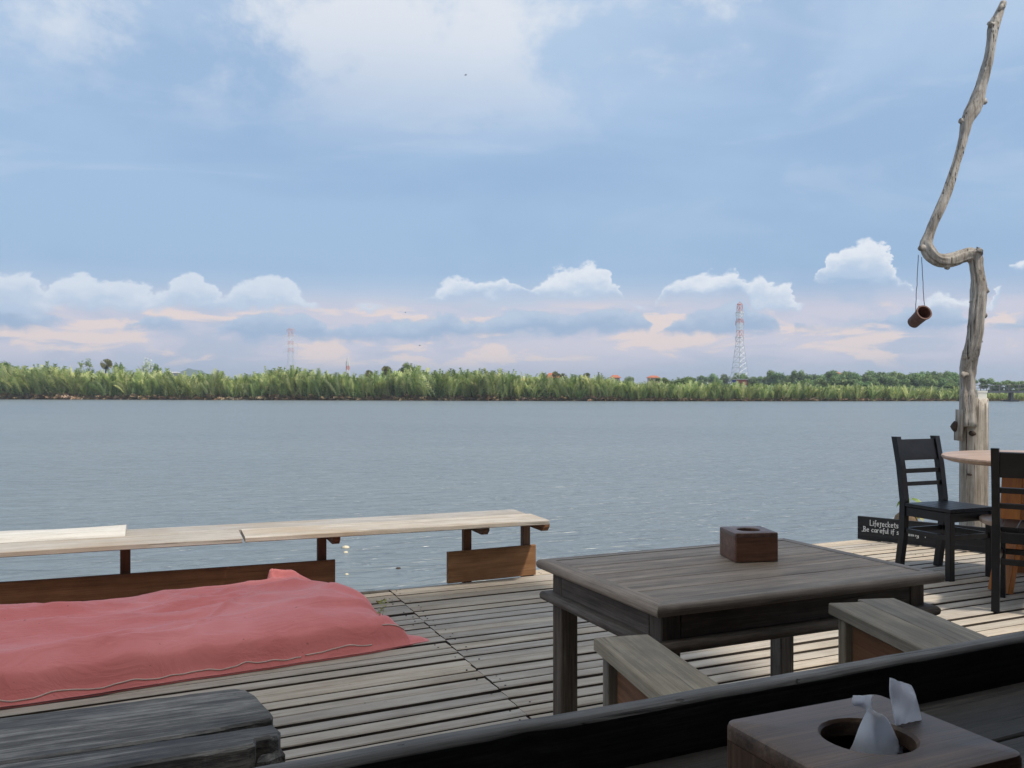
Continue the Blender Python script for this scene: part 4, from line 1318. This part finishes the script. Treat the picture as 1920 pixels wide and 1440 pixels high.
# first edge point is the left end corner; planks lie to the right of the travel direction, hence mirrored widths
def bench_from(u0, v0, uR, vR, ang, length, widths, offs, label):
    # local +x runs towards the camera, local +y to the right-hand side seen along +x is negative, so start at the right corner
    pr = (uR, vR)
    return side_bench(pr[0], pr[1], None, None, widths, length, ang, label, offs, None)
# the bench runs towards the camera (angle about -76 deg); its local +y points to camera right, so the left corner is the origin
side_bench(1113, 1196, 0, 0, (.155,), 1.05, radians(-76.5), 'narrow pale plank bench butting against the near left corner of the table', (0,), 0)
side_bench(1553, 1131, 0, 0, (.115, .125), 1.30, radians(-82), 'wider two plank pale bench at the right half of the table', (0, .035), 0)

# ================================================================== DARK CHAIRS
M_blk = plain('black_lacquer', (0.0075, 0.007, 0.008), .38, .5, 12, .35, bmp=.03)
def chair(loc_, rz, label):
    """local +y is the way the chair faces"""
    r = empty('dining_chair', loc_, rz); tag(r, label, 'chair', None)
    w, dp, sz, H = .41, .43, .485, .945
    hw, hd = w / 2, dp / 2
    for sx_ in (-1, 1):
        x = sx_ * (hw - .02)
        mb = MB()
        pts = [(x, -hd - .028, 0), (x, -hd + .012, .26), (x, -hd + .02, .50), (x, -hd - .012, .74), (x, -hd - .055, H)]
        prof = [(-.021, -.024), (.021, -.024), (.021, .024), (-.021, .024)]
        vv = [(p[0] + a, p[1] + c, p[2]) for p in pts for a, c in prof]; ff = []
        for i in range(4):
            for k in range(4): ff.append((i * 4 + k, i * 4 + (k + 1) % 4, (i + 1) * 4 + (k + 1) % 4, (i + 1) * 4 + k))
        ff += [(3, 2, 1, 0), (16, 17, 18, 19)]
        mb.add(vv, ff); mb.build('back_leg', M_blk, r)
        one('front_leg', M_blk, r, (x, hd - .022, 0), (x, hd - .022, sz - .03), .044, .044, up=(0, 1, 0), ch=.003)
        one('side_rail', M_blk, r, (x, -hd + .045, sz - .062), (x, hd - .046, sz - .062), .022, .062, ch=.002)
        one('stretcher', M_blk, r, (x, -hd + .04, .285), (x, hd - .046, .285), .02, .034, ch=.002)
    for y in (-hd + .02, hd - .022):
        one('seat_rail', M_blk, r, (-hw + .043, y, sz - .062), (hw - .043, y, sz - .062), .022, .062, ch=.002)
        one('stretcher', M_blk, r, (-hw + .043, y - (.006 if y < 0 else 0), .285), (hw - .043, y - (.006 if y < 0 else 0), .285), .02, .034, ch=.002)
    n = 4; ws = (w - .09) / n
    for i in range(n):
        x = -hw + .045 + ws * (i + .5)
        one('seat_slat', M_blk, r, (x, -hd + .046, sz - .015), (x, hd, sz - .015), ws - .002, .024, ch=.002)
    for sx_ in (-1, 1):
        one('seat_slat', M_blk, r, (sx_ * (hw - .0225), -hd + .046, sz - .0152), (sx_ * (hw - .0225), hd, sz - .0152), .043, .0235, ch=.002)
    def yb(z): return -hd + .02 + (z - .5) / .24 * -.032 if z < .74 else -hd - .012 - (z - .74) / .205 * .043
    for z0, z1, nm in ((.775, .925, 'top_rail'), (.685, .717, 'back_slat'), (.595, .625, 'back_slat')):
        zc = (z0 + z1) / 2; up = Vector((0, yb(z1) - yb(z0), z1 - z0)).normalized()
        one(nm, M_blk, r, (-hw + .042, yb(zc), zc), (hw - .042, yb(zc), zc), .020, z1 - z0, up=up, ch=.002)
    return r
cA, cC, cB = G(1692, 941, .485), G(1782, 955, .485), G(1840, 947, .485)
fdir = radians(-68)
cc = cC + Vector((cos(fdir), sin(fdir), 0)) * -.215 + Vector((-sin(fdir), cos(fdir), 0)) * .205
chair((cc.x, cc.y, 0), fdir - pi / 2, 'black wooden dining chair seen whole beside the driftwood post')
fd2 = radians(57)
foot = G(1866, 1148)
c2 = foot + Vector((cos(fd2), sin(fd2), 0)) * .26 + Vector((sin(fd2), -cos(fd2), 0)) * .185
chair((c2.x, c2.y, 0), fd2 - pi / 2, 'black wooden dining chair cut off by the right edge of the picture')

# ================================================================== ROUND TABLE
RT = Vector((3.50, 5.78, 0)); RZ = .845
rt = empty('round_table', RT, radians(20)); tag(rt, 'round pinkish wooden table with teak board legs at the right edge', 'table')
R_ = .635
mb = MB(); mb.lathe([(R_ - .05, RZ - .040), (R_ - .012, RZ - .028), (R_, RZ - .012), (R_ - .004, RZ - .003), (R_ - .012, RZ)], 64)
o = mb.build('table_top', W_round('x'), rt); smooth_angle(o, 35)
mb = MB(); mb.lathe([(.36, .395), (.40, .400), (.405, .425), (.395, .432)], 48)
o = mb.build('lower_shelf', W_round('y'), rt); smooth_angle(o, 35)
lf = G(1836, 1087); ls = D(1856, 900, 5.98)
for i, a in enumerate((pi + .03, pi + 2 * pi / 3 + .03, pi + 4 * pi / 3 + .03)):
    c_, s_ = cos(a), sin(a); tx = (-s_, c_, 0)
    mb = MB()
    # board leg: splayed foot below the shelf, upright above
    for (r0, z0), (r1, z1) in (((.44, 0), (.335, .40)), ((.335, .40), (.31, RZ - .042))):
        p0 = Vector((c_ * r0, s_ * r0, z0)); p1 = Vector((c_ * r1, s_ * r1, z1))
        mb.bar(p0, p1, .15, .045, up=(c_, s_, 0), ch=.003)
    mb.build('leg', W_teak('z'), rt)

# ================================================================== SIGN BOARD
sA, sB = G(1609, 1010.5), G(1823, 1034)
a_s = atan2((sB - sA).y, (sB - sA).x); SLEN = 1.10; SHG = .197
sg = empty('sign_board', (sA.x, sA.y, 0), a_s); tag(sg, 'black board with white hand painted life jacket warning, standing on the deck', 'sign')
M_sb = wood('sign_black', (0.010, 0.010, 0.011), (0.019, 0.019, 0.020), (0.036, 0.036, 0.037), 'x', .6, 1, .02, None, bmp=.25)
one('board', M_sb, sg, (0, 0, .052), (SLEN, 0, .052), .024, .098, ch=.002, seg=2)
sb_up = one('board', M_sb, sg, (0, .001, .1515), (SLEN, .001, .1515), .024, .095, ch=.002, seg=2)
for x in (.12, SLEN - .12): one('batten', M_sb, sg, (x, .024, .004), (x, .024, .18), .04, .02, up=(0, 1, 0))
GL = {'L': [[(0, 7), (0, 0), (2.6, .3)]], 'i': [[(0, 4), (0, 0)], [(0, 5.2), (.1, 5.6)]], 'f': [[(1.8, 6.6), (.9, 6.8), (.6, 5.5), (.5, -1.5)], [(-.4, 3.4), (1.7, 3.6)]],
      'e': [[(0, 2.2), (2, 2.4), (1.6, 4), (.6, 4), (0, 2.4), (.4, .3), (2, .4)]], 'j': [[(.9, 4), (.9, -1.4), (-.4, -1.8)], [(.2, 4.3), (2.0, 4.3)]], 'c': [[(2, 3.6), (.8, 4), (0, 2.2), (.6, .2), (2, .5)]],
      'k': [[(0, 6.8), (0, 0)], [(1.9, 4), (.1, 2), (2, 0)]], 't': [[(.8, 6), (.8, .6), (1.6, 0)], [(-.2, 4.2), (1.9, 4.2)]], 's': [[(1.8, 3.8), (.4, 3.9), (.2, 2.6), (1.6, 1.6), (1.4, .2), (-.1, .2)]],
      'B': [[(0, 7), (0, 0), (2.2, .4), (2.4, 2.4), (.1, 3.5), (2.0, 4.6), (1.6, 6.6), (-.6, 7)], [(-2, -.2), (0, 0)]], 'a': [[(2, 3.8), (.6, 4), (0, 1.8), (.6, .1), (2, 1.4), (2.1, 3.9), (2.2, 0)]], 'r': [[(0, 4), (.1, 0)], [(.1, 2.6), (.9, 3.9), (1.9, 3.8)]],
      'u': [[(0, 4), (.1, .6), (1, 0), (2, 1.2), (2.1, 4)], [(2.1, 1.2), (2.3, 0)]], 'l': [[(0, 7), (.1, .2), (.5, 0)]], 'w': [[(0, 4), (.6, 0), (1.3, 3), (2.1, 0), (2.8, 4)]], 'm': [[(0, 4), (0, 0)], [(0, 3), (.8, 4), (1.3, 3.2), (1.3, 0)], [(1.3, 3), (2.1, 4), (2.7, 3.2), (2.7, 0)]],
      'n': [[(0, 4), (0, 0)], [(0, 3), (1, 4), (1.8, 3.2), (1.9, 0)]], 'g': [[(2, 3.8), (.6, 4), (0, 2), (.7, .4), (2, 1.6)], [(2, 4), (2, -1.6), (.2, -1.9)]], '-': [[(0, 2.6), (1.8, 2.2)]], ',': [[(0, 1.8), (.9, 1.6), (.7, -.2)]], ' ': []}
ADV = {'i': 1.3, 'l': 1.4, 'L': 3.4, 'B': 3.4, 'w': 3.8, 'm': 3.8, 't': 2.5, 'f': 2.4, ' ': 2.2, 'j': 2.6, ',': 2}
M_paint = plain('white_paint', (0.80, 0.79, 0.75), .6, .05, 60)
def write(text, x0, z0, kx, kz, slope=0.0):
    mb = MB(); x = 0
    for ch in text:
        for st in GL[ch]:
            for (ax_, ay), (bx_, by_) in zip(st, st[1:]):
                A_ = Vector((x0 + (x + ax_) * kx, -.0135, z0 + ay * kz + (x + ax_) * kx * slope)); B_ = Vector((x0 + (x + bx_) * kx, -.0135, z0 + by_ * kz + (x + bx_) * kx * slope))
                if (B_ - A_).length < 1e-5: continue
                dd = (B_ - A_).normalized(); A_ -= dd * .0015; B_ += dd * .0015
                mb.bar(A_, B_, .0052, .001, up=(0, 1, 0), ch=.0002)
        x += ADV.get(ch, 3.0)
    return mb
for txt, x0, z0, kx, kz in (('Lifejeckets', .106, .128, .0079, .0066), ('Be careful if swimming -,', .052, .074, .0077, .0060)):
    o = write(txt, x0, z0, kx, kz).build('lettering', M_paint, sb_up)

# ================================================================== DRIFTWOOD TREE, STUMP
DY = 8.45
tp = [(1882, 3, 11), (1874, 25, 14), (1864, 50, 19), (1859, 80, 17), (1854, 111, 18), (1846, 140, 19), (1838, 170, 21), (1828, 200, 25), (1814, 226, 23), (1809, 248, 19), (1804, 270, 17), (1790, 317, 16), (1774, 367, 18), (1760, 398, 17), (1749, 422, 17), (1741, 445, 19), (1738, 464, 25),
      (1752, 483, 25), (1768, 489, 26), (1785, 488, 27), (1803, 481, 27), (1819, 477, 29), (1829, 486, 28), (1832, 505, 24), (1836, 530, 27), (1837, 552, 27), (1835, 575, 26), (1832, 605, 27), (1826, 639, 28), (1820, 662, 30), (1815, 685, 29), (1814, 705, 27), (1815, 730, 26), (1816, 752, 28), (1817, 800, 28)]
def catmull(pts, sub=4):
    outp = []
    for i in range(len(pts) - 1):
        p0 = pts[max(0, i - 1)]; p1 = pts[i]; p2 = pts[i + 1]; p3 = pts[min(len(pts) - 1, i + 2)]
        for k in range(sub):
            t_ = k / sub
            outp.append(tuple(.5 * ((2 * b_) + (-a_ + c_) * t_ + (2 * a_ - 5 * b_ + 4 * c_ - d_) * t_ ** 2 + (-a_ + 3 * b_ - 3 * c_ + d_) * t_ ** 3) for a_, b_, c_, d_ in zip(p0, p1, p2, p3)))
    outp.append(pts[-1]); return outp
pp = catmull(tp, 4)[::-1]
base_pt = Vector(((1823 - HU) / F * DY, DY, WATER))
dt = empty('driftwood_tree', base_pt); tag(dt, 'crooked bare driftwood trunk standing on a stump beside the deck', 'tree')
n = 40; mb = MB(); pts = []; rad = []
for i, (u, v, w) in enumerate(pp):
    yy = DY - .10 + .10 * noise.noise(Vector((i * .05, 1, 0))) + (.35 * max(0, (480 - v) / 480))
    pts.append(D(u, v, yy) - base_pt); rad.append(w * .47 / F * yy)
nrm = Vector((0, -1, 0))
for i, p in enumerate(pts):
    t_ = (pts[min(i + 1, len(pts) - 1)] - pts[max(i - 1, 0)]).normalized()
    nrm = (nrm - t_ * nrm.dot(t_)).normalized(); bi = t_.cross(nrm)
    for k in range(n):
        a = 2 * pi * k / n
        q = p + (nrm * cos(a) + bi * sin(a)) * rad[i]
        fl = .28 * noise.noise(Vector((cos(a) * 1.8, sin(a) * 1.8, i * .075))) + .10 * noise.noise(q * 9) + .16 * (abs(noise.noise(Vector((cos(a + i * .02) * 4.5, sin(a + i * .02) * 4.5, i * .035)))) - .2) + .06 * noise.noise(q * 30)
        for a0_, w_, dp_ in ((.4, .10, .30), (5.3, .08, .26), (1.6, .07, .2)):
            da_ = (a - a0_ - .5 * noise.noise(Vector((i * .03, a0_, 7))) + pi) % (2 * pi) - pi
            fl -= dp_ * exp(-(da_ / w_) ** 2) * ss(-.1, .3, noise.noise(Vector((i * .045, a0_, 2))))
        mb.v.append(tuple(p + (nrm * cos(a) + bi * sin(a)) * rad[i] * (1 + fl)))
for i in range(len(pts) - 1):
    for k in range(n):
        a = i * n + k; c = i * n + (k + 1) % n; mb.f.append((a, c, c + n, a + n)); mb.mi.append(0)
mb.f.append(tuple(range(n - 1, -1, -1))); mb.f.append(tuple(range((len(pts) - 1) * n, len(pts) * n))); mb.mi += [0, 0]
# knots and broken twig stubs
def stub(u, v, du, dv, r0, r1, dd=0.0):
    du *= .8; r0 *= .8; r1 *= .75
    yk = DY - .10 + .35 * max(0, (480 - v) / 480)
    p = D(u, v, yk) - base_pt; q = D(u + du, v + dv, yk - dd) - base_pt
    m1 = p.lerp(q, .5)
    mb.tube([p, m1 + Vector((0, 0, .012)), q, q + (q - p) * .05], [r0 * 1.1, r0 * .8, r1, r1 * .7], 9, jit=.3)
for q in ((1830, 196, 24, -6, .05, .035, .02), (1862, 52, -9, -8, .045, .03, .03), (1808, 232, -10, -6, .045, .03, .02), (1838, 172, -10, -2, .03, .02, 0), (1834, 475, 4, -8, .05, .04, 0), (1738, 468, -17, -3, .045, .035, .02),
          (1845, 545, 8, 4, .05, .03, .02), (1828, 640, 12, 4, .05, .04, .03), (1814, 668, -8, 2, .035, .03, .03), (1810, 702, -8, 4, .035, .022, .04), (1880, 12, -8, 8, .03, .02, .02), (1824, 566, -6, 2, .03, .02, 0), (1774, 500, 6, 4, .04, .02, .02), (1848, 592, -8, -2, .03, .02, .02)):
    stub(*q)
o = mb.build('trunk', W_drift('z'), dt, smooth=True)
# split stump
mb = MB(); n = 40
top_z = D(1825, 752, DY).z - WATER
for i in range(30):
    q = i / 29; z = -.6 + (top_z + .6) * q
    cu = 1824 + 2 * q; wpx = 53 - 4 * q
    for k in range(n):
        a = 2 * pi * k / n
        r = wpx / 2 / F * DY
        lob = 1 + .09 * noise.noise(Vector((cos(a) * 1.6, sin(a) * 1.6, q * 1.2 + 3))) + .07 * (abs(noise.noise(Vector((cos(a) * 5, sin(a) * 5, q * .5)))) - .2) * 1.6
        groove = .16 * exp(-((a - 1.5 * pi + .55 + .15 * q) / .05) ** 2) + .12 * exp(-((a - 1.5 * pi - .35) / .04) ** 2) * ss(.2, .9, q)
        r *= lob - groove
        zz2 = z + (.07 * noise.noise(Vector((cos(a) * 3, sin(a) * 3, 2))) + .03 * noise.noise(Vector((cos(a) * 9, sin(a) * 9, 2)))) * (q ** 6)
        mb.v.append(((cu - 1823) / F * DY + cos(a) * r, sin(a) * r * .9, zz2))
for i in range(29):
    for k in range(n):
        a = i * n + k; c = i * n + (k + 1) % n; mb.f.append((a, c, c + n, a + n)); mb.mi.append(0)
mb.f.append(tuple(range(29 * n, 30 * n))); mb.mi.append(0)
# slabs of loose bark on the left
mb.bar(D(1800, 768, DY - .05) - base_pt, D(1798, 826, DY - .05) - base_pt, .035, .12, up=(0, 1, 0), ch=.012, seg=4, jit=.008)
stump = mb.build('stump', W_drift('z'), dt, smooth=True)
M_knot = plain('dark_knot', (0.05, 0.032, 0.022), .9, .4, 20)
for u, v, r_ in ((1826, 813, .024), (1797, 800, .05), (1842, 800, .012), (1845, 790, .010), (1820, 890, .012), (1836, 868, .010)):
    mb = MB(); c = D(u, v, DY - .15 + .004 * abs(u - 1824)) - base_pt
    mb.tube([c + Vector((0, .05, 0)), c + Vector((0, .01, 0)), c + Vector((0, -.012, 0))], [r_, r_, r_ * .7], 10, jit=.15)
    mb.build('knot', M_knot, stump, smooth=True)
# white box behind the trunk on top of the stump
wb = D(1838, 750, DY + .02)
r = empty('junction_box', wb); tag(r, 'small white plastic box sitting on the stump behind the trunk', 'box')
M_wp = plain('white_plastic', (0.78, 0.77, 0.70), .4, .04, 9)
one('case', M_wp, r, (0, 0, -.03), (0, 0, .070), .098, .07, up=(0, 1, 0), ch=.010)
one('lid', M_wp, r, (0, 0, .0705), (0, 0, .088), .104, .076, up=(0, 1, 0), ch=.006)

# hanging wooden bell
yb_ = DY - .12
M_bell = wood('bell_wood', (0.06, 0.028, 0.02), (0.12, 0.055, 0.04), (0.19, 0.10, 0.075), 'x', .6, 1.2, .05, None, bmp=.4)
bc = D(1722, 596, yb_)
bl = empty('wooden_bell', bc); tag(bl, 'hollow brown wooden cylinder bell hanging from the driftwood bend', 'bell')
mb = MB(); axd = Vector((.06, -.93, .38)).normalized(); n = 24
prof = [(-.115, .0), (-.115, .045), (-.10, .056), (-.03, .058), (.06, .063), (.105, .073), (.115, .073), (.115, .060), (.05, .050), (-.07, .045), (-.075, .0)]
tq = axd.orthogonal().normalized(); bq = axd.cross(tq)
vv = []; ff = []
for x, r_ in prof:
    for k in range(n):
        a = 2 * pi * k / n; vv.append(axd * x + (tq * cos(a) + bq * sin(a)) * max(r_, .0005))
for i in range(len(prof) - 1):
    for k in range(n): ff.append((i * n + k, i * n + (k + 1) % n, (i + 1) * n + (k + 1) % n, (i + 1) * n + k))
mb.add(vv, ff); o = mb.build('cylinder', M_bell, bl); smooth_angle(o, 40)
mb = MB(); mb.tube([axd * .03 + Vector((0, 0, .05)), axd * .03 + Vector((-.01, 0, .10))], .006, 6); mb.build('peg', M_bell, bl)
M_wire = plain('wire', (0.10, 0.10, 0.11), .5)
for (u0, v0, u1, v1) in ((1722, 478, 1716, 590), (1728, 482, 1733, 578)):
    a = D(u0, v0, yb_) - bc; c = D(u1, v1, yb_) - bc
    mb = MB(); mb.tube([a.lerp(c, i / 12) + Vector((.006 * noise.noise(Vector((i * .6, u0, 0))), 0, 0)) for i in range(13)], .0035, 5); mb.build('wire', M_wire, bl)

# sprouting coconut behind the sign
cp = G(1693, 987, 0.0); cp = Vector((3.52, 7.93, 0))
co = empty('coconut', cp); tag(co, 'sprouting coconut with yellow green leaves behind the sign board', 'coconut')
mb = MB(); mb.lathe([(.002, 0.002), (.06, .012), (.098, .06), (.108, .10), (.09, .155), (.05, .185), (.002, .196)], 20)
for i, v in enumerate(mb.v):
    q = Vector(v); mb.v[i] = tuple(q * (1 + .05 * noise.noise(q * 12)))
o = mb.build('husk', plain('coconut_husk', (0.16, 0.105, 0.06), .9, .4, 18, bmp=.4), co, smooth=True)
M_yl = leafmat('coconut_leaf_yellow', (.30, .22, .04), (.46, .36, .07), (.6, .5, .14), .3, .05)
M_gl = leafmat('coconut_leaf_green', (.10, .17, .03), (.17, .26, .05), (.3, .38, .1), .3, .05)
def leaf_strip(mb, tones, pts, w, tone):
    pts = [Vector(p) for p in pts]
    for i in range(len(pts) - 1):
        a, c = pts[i], pts[i + 1]; sd_ = Vector((0.85, .35, .25)).normalized()
        k0 = w * sin(pi * (i + .35) / (len(pts) + .1)); k1 = w * sin(pi * (i + 1.3) / (len(pts) + .1)) if i < len(pts) - 2 else .001
        mb.add([a - sd_ * k0, a + sd_ * k0, c + sd_ * k1, c - sd_ * k1], [(0, 1, 2, 3)]); tones.append(tone)
rnd4 = random.Random(4)
for nm, m_, base_z, spread in (('dry_leaf', M_yl, .19, 1), ('green_leaf', M_gl, .30, 0)):
    mb = MB(); tones = []
    for i in range(9):
        a = rnd4.uniform(0, 6.28) if not spread else rnd4.uniform(-1.6, 1.2)
        L = rnd4.uniform(.09, .17)
        b0 = Vector((.03, 0, base_z))
        pts_ = [b0 + Vector((cos(a) * L * q, sin(a) * L * q, L * (.55 * q - 1.1 * q * q))) for q in (0, .25, .5, .75, 1)]
        leaf_strip(mb, tones, pts_, .016, rnd4.uniform(.2, 1))
    me = mb.mesh(nm, m_); set_tone(me, tones); o = bpy.data.objects.new(nm, me); COL.objects.link(o); o.parent = co
mb = MB(); mb.tube([(.01, 0, .17), (.025, 0, .24), (.03, 0, .31)], [.014, .010, .006], 8); mb.build('shoot', plain('shoot', (.22, .25, .08)), co, smooth=True)

#@@NEAR
# ================================================================== COUNTER WITH RAISED LEDGE (foreground)
LZ = EYE - .357; CZ = EYE - .415
AX_K = radians(25.4)
ek, nk = frame(AX_K)
lp = G(1000, 1344, LZ)                           # on the far top edge of the ledge
kt = empty('bar_counter', (lp.x, lp.y, 0), AX_K); tag(kt, 'dark weathered counter with raised front board in the foreground', 'counter')
x0, x1 = -.78, 1.75
# ledge board with an uneven, worn edge
mb = MB(); nS = 60
rndk = random.Random(2)
for i in range(nS + 1):
    x = x0 + (x1 - x0) * i / nS
    wob = .004 * noise.noise(Vector((x * 4, 0, 1))) + .0022 * noise.noise(Vector((x * 16, 0, 2)))
    chip = .005 * exp(-((x + .02) / .018) ** 2) + .003 * exp(-((x - .33) / .02) ** 2)
    wn = -.030 + .003 * noise.noise(Vector((x * 7, 0, 4))) + chip
    zt = LZ + wob * .5
    zb = CZ - .14
    prof = [(0, zb), (.001 + wob * .3, zt - .004), (-.004, zt), (wn + .006, zt), (wn, zt - .005), (wn - .001, zb)]
    mb.v += [(x, p[0], p[1]) for p in prof]
for i in range(nS):
    for k in range(6):
        a = i * 6 + k; c = i * 6 + (k + 1) % 6
        mb.f.append((a, a + 6, c + 6, c)); mb.mi.append(0 if k in (1, 2, 3) else 1)
mb.f.append(tuple(range(6))); mb.f.append(tuple(range(nS * 6 + 5, nS * 6 - 1, -1))); mb.mi += [0, 0]
o = mb.build('ledge_board', [W_ledge('x'), wood('ledge_face_shade', (0.014, 0.014, 0.015), (0.036, 0.036, 0.038), (0.08, 0.08, 0.082), 'x', .75, 1, .05)], kt); smooth_angle(o, 50)  # upright faces darker than the top: their shade is put into the colour
y = -.034
rnd = random.Random(77)
for i, w in enumerate((.13, .16, .14)):
    one('top_plank', W_counter('x'), kt, (x0 + .004, y - w / 2, CZ - .02), (x1 - .004, y - w / 2, CZ - .02), w - .004, .04, ch=.003, seg=3, jit=.001, rnd=rnd)
    y -= w
for x in (x0 + .1, x1 - .12):
    one('leg', W_counter('z'), kt, (x, -.10, 0), (x, -.10, CZ - .041), .08, .08, up=(0, 1, 0))
    one('leg', W_counter('z'), kt, (x, -.40, 0), (x, -.40, CZ - .041), .08, .08, up=(0, 1, 0))

TBZ = EYE - .31; hB = TBZ - CZ
q0, q1, q2 = G(1352, 1352, TBZ), G(1642, 1299, TBZ), G(1918, 1395, TBZ)
aw_ = atan2((q1 - q0).y, (q1 - q0).x); eww, nww = frame(aw_)
bw2 = (q1 - q0).length; bd2 = .168
pc = q0 + eww * bw2 / 2 - nww * bd2 / 2
tb2 = tissue_box('tissue_box', (pc.x, pc.y, CZ + .0015), aw_, bw2, bd2, hB, .040, W_box2('z'), W_box2('x'), 'dark brown wooden tissue box on the counter with tissues sticking out', .016, .014)
# tissues
m, b = newmat('tissue_paper')
b.inputs['Base Color'].default_value = (.82, .83, .86, 1); b.inputs['Roughness'].default_value = .9
tr = X.nt.nodes.new('ShaderNodeBsdfTranslucent'); tr.inputs[0].default_value = (.92, .93, .96, 1)
mx = X.nt.nodes.new('ShaderNodeMixShader'); mx.inputs[0].default_value = .60
mlink(b.outputs[0], mx.inputs[1]); mlink(tr.outputs[0], mx.inputs[2]); mlink(mx.outputs[0], X.nt.nodes['Material Output'].inputs[0])
M_tis = m
hc = G(1608, 1371, TBZ)
def sheet(name, rows, label, sub=6):
    """rows of (u, v, depth offset) from bottom to top, lofted with a crumple"""
    r = empty(name, (hc.x, hc.y, TBZ)); tag(r, label, 'tissue')
    mb = MB(); R = []
    for row in rows:
        pts = [D(u, v, hc.y + dd) - Vector((hc.x, hc.y, TBZ)) for u, v, dd in row]
        R.append(pts)
    nu = 16
    def samp(pts, q):
        f = q * (len(pts) - 1); i = min(int(f), len(pts) - 2); k = f - i
        a_, b_, c_, d_ = pts[max(0, i - 1)], pts[i], pts[i + 1], pts[min(len(pts) - 1, i + 2)]
        return .5 * ((2 * b_) + (c_ - a_) * k + (2 * a_ - 5 * b_ + 4 * c_ - d_) * k * k + (3 * b_ - a_ - 3 * c_ + d_) * k ** 3)
    nr = (len(R) - 1) * sub
    colsamp = [[samp(row, j / nu) for row in R] for j in range(nu + 1)]
    grid = [[samp(colsamp[j], i / nr) for j in range(nu + 1)] for i in range(nr + 1)]
    for i, g in enumerate(grid):
        for j, p in enumerate(g):
            cr = .0040 * noise.noise(p * 55) + .0026 * (ridge(p.x * 130, p.z * 50, 1) - .5)
            mb.v.append((p.x + cr * .3, p.y + cr, p.z))
    for i in range(len(grid) - 1):
        for j in range(nu):
            a = i * (nu + 1) + j; mb.f.append((a, a + 1, a + nu + 2, a + nu + 1)); mb.mi.append(0)
    o = mb.build('sheet', M_tis, r, smooth=True)
    sm_ = o.modifiers.new('thick', 'SOLIDIFY'); sm_.thickness = .0006
    return r
sheet('tissue', [[(1590, 1415, .0), (1640, 1425, -.012), (1694, 1410, .006)], [(1600, 1392, 0), (1640, 1400, -.014), (1684, 1388, .004)], [(1618, 1345, .002), (1640, 1350, -.008), (1662, 1345, .003)], [(1624, 1331, 0), (1631, 1333, -.004), (1637, 1331, .0)],
                 [(1600, 1322, -.004), (1618, 1316, .006), (1634, 1311, -.002)], [(1601, 1306, -.004), (1618, 1303, .006), (1637, 1302, -.002)]], 'white tissue pinched like a bow, the left of the two in the box')
sheet('tissue', [[(1684, 1408, .012), (1712, 1402, .02), (1734, 1384, .022)], [(1684, 1384, .010), (1708, 1378, .018), (1731, 1366, .022)], [(1676, 1340, .006), (1700, 1335, .016), (1724, 1328, .022)], [(1669, 1300, .008), (1692, 1296, .016), (1716, 1300, .020)], [(1670, 1273, .010), (1688, 1279, .014), (1709, 1286, .016)]], 'white tissue standing upright, the right of the two in the box')

# ================================================================== SMALL THINGS
M_bird = plain('bird_feathers', (0.02, 0.02, 0.022), .8)
for u, v, d, lab in ((873, 141, 70, 'dark bird flying high in the middle of the sky'), (787, 648, 90, 'dark bird flying low just above the palms'), (760, 586, 110, 'dark bird flying among the low clouds'), (769, 345, 140, 'tiny far dark bird half way up the sky')):
    p = D(u, v, d); r = empty('bird', p, rnd.uniform(0, 3)); tag(r, lab, 'bird')
    mb = MB(); mb.tube([(-.09, 0, 0), (-.05, 0, .005), (.02, 0, .01), (.07, 0, .012), (.10, 0, .01)], [.004, .022, .03, .02, .004], 8); mb.build('body', M_bird, r, smooth=True)
    for s_ in (-1, 1):
        mb = MB(); vv = [(.03, s_ * .01, .02), (-.04, s_ * .01, .02), (-.03, s_ * .09, .06), (.04, s_ * .09, .065), (-.03, s_ * .17, .045), (.0, s_ * .18, .045)]
        mb.add(vv + [(a, c, e_ - .004) for a, c, e_ in vv], [(0, 1, 2, 3), (3, 2, 4, 5), (9, 8, 7, 6), (11, 10, 8, 9), (0, 3, 9, 6), (3, 5, 11, 9), (5, 4, 10, 11), (4, 2, 8, 10), (2, 1, 7, 8)]); mb.build('wing', M_bird, r)
M_deb = plain('floating_husk', (.55, .48, .34), .8, .3, 20)
for u, v, s_, lab in ((648, 1027, .055, 'pale husk floating on the water above the gap'), (648, 1036, .035, 'smaller pale husk floating just below the other'), (747, 1066, .03, 'dark scrap floating near the short tan board'), (650, 1077, .025, 'tiny pale scrap floating close to the long board end')):
    p = G(u, v, WATER); mb = MB()
    mb.lathe([(.002, -.5), (.6, -.35), (1, 0), (.7, .35), (.002, .5)], 10)
    mb.v = [tuple(Vector(q) * s_ * (1 + .25 * noise.noise(Vector(q) * 2 + p))) for q in mb.v]
    o = mb.build('floating_debris', M_deb if 'pale' in lab else M_knot, smooth=True); o.location = p; tag(o, lab, 'debris', 'debris floating by the deck')

# ================================================================== HAZE
m = bpy.data.materials.new('haze_air'); m.use_nodes = True
X.nt = m.node_tree; X.nt.nodes.clear()
ov = X.nt.nodes.new('ShaderNodeOutputMaterial'); pvn = X.nt.nodes.new('ShaderNodeVolumePrincipled')
pvn.inputs['Color'].default_value = (0.80, 0.86, 0.95, 1); pvn.inputs['Density'].default_value = 0.00042
pvn.inputs['Anisotropy'].default_value = 0.2
X.nt.links.new(pvn.outputs[0], ov.inputs['Volume'])
mb = MB()
hx0, hx1, hy0, hy1, hz0, hz1 = -9000, 9000, -200, 12800, WATER - 2.2, 48
mb.add([(x, y, z) for z in (hz0, hz1) for y in (hy0, hy1) for x in (hx0, hx1)], [(0, 2, 3, 1), (4, 5, 7, 6), (0, 1, 5, 4), (2, 6, 7, 3), (0, 4, 6, 2), (1, 3, 7, 5)])
hz = mb.build('haze', m); tag(hz, kind='stuff')
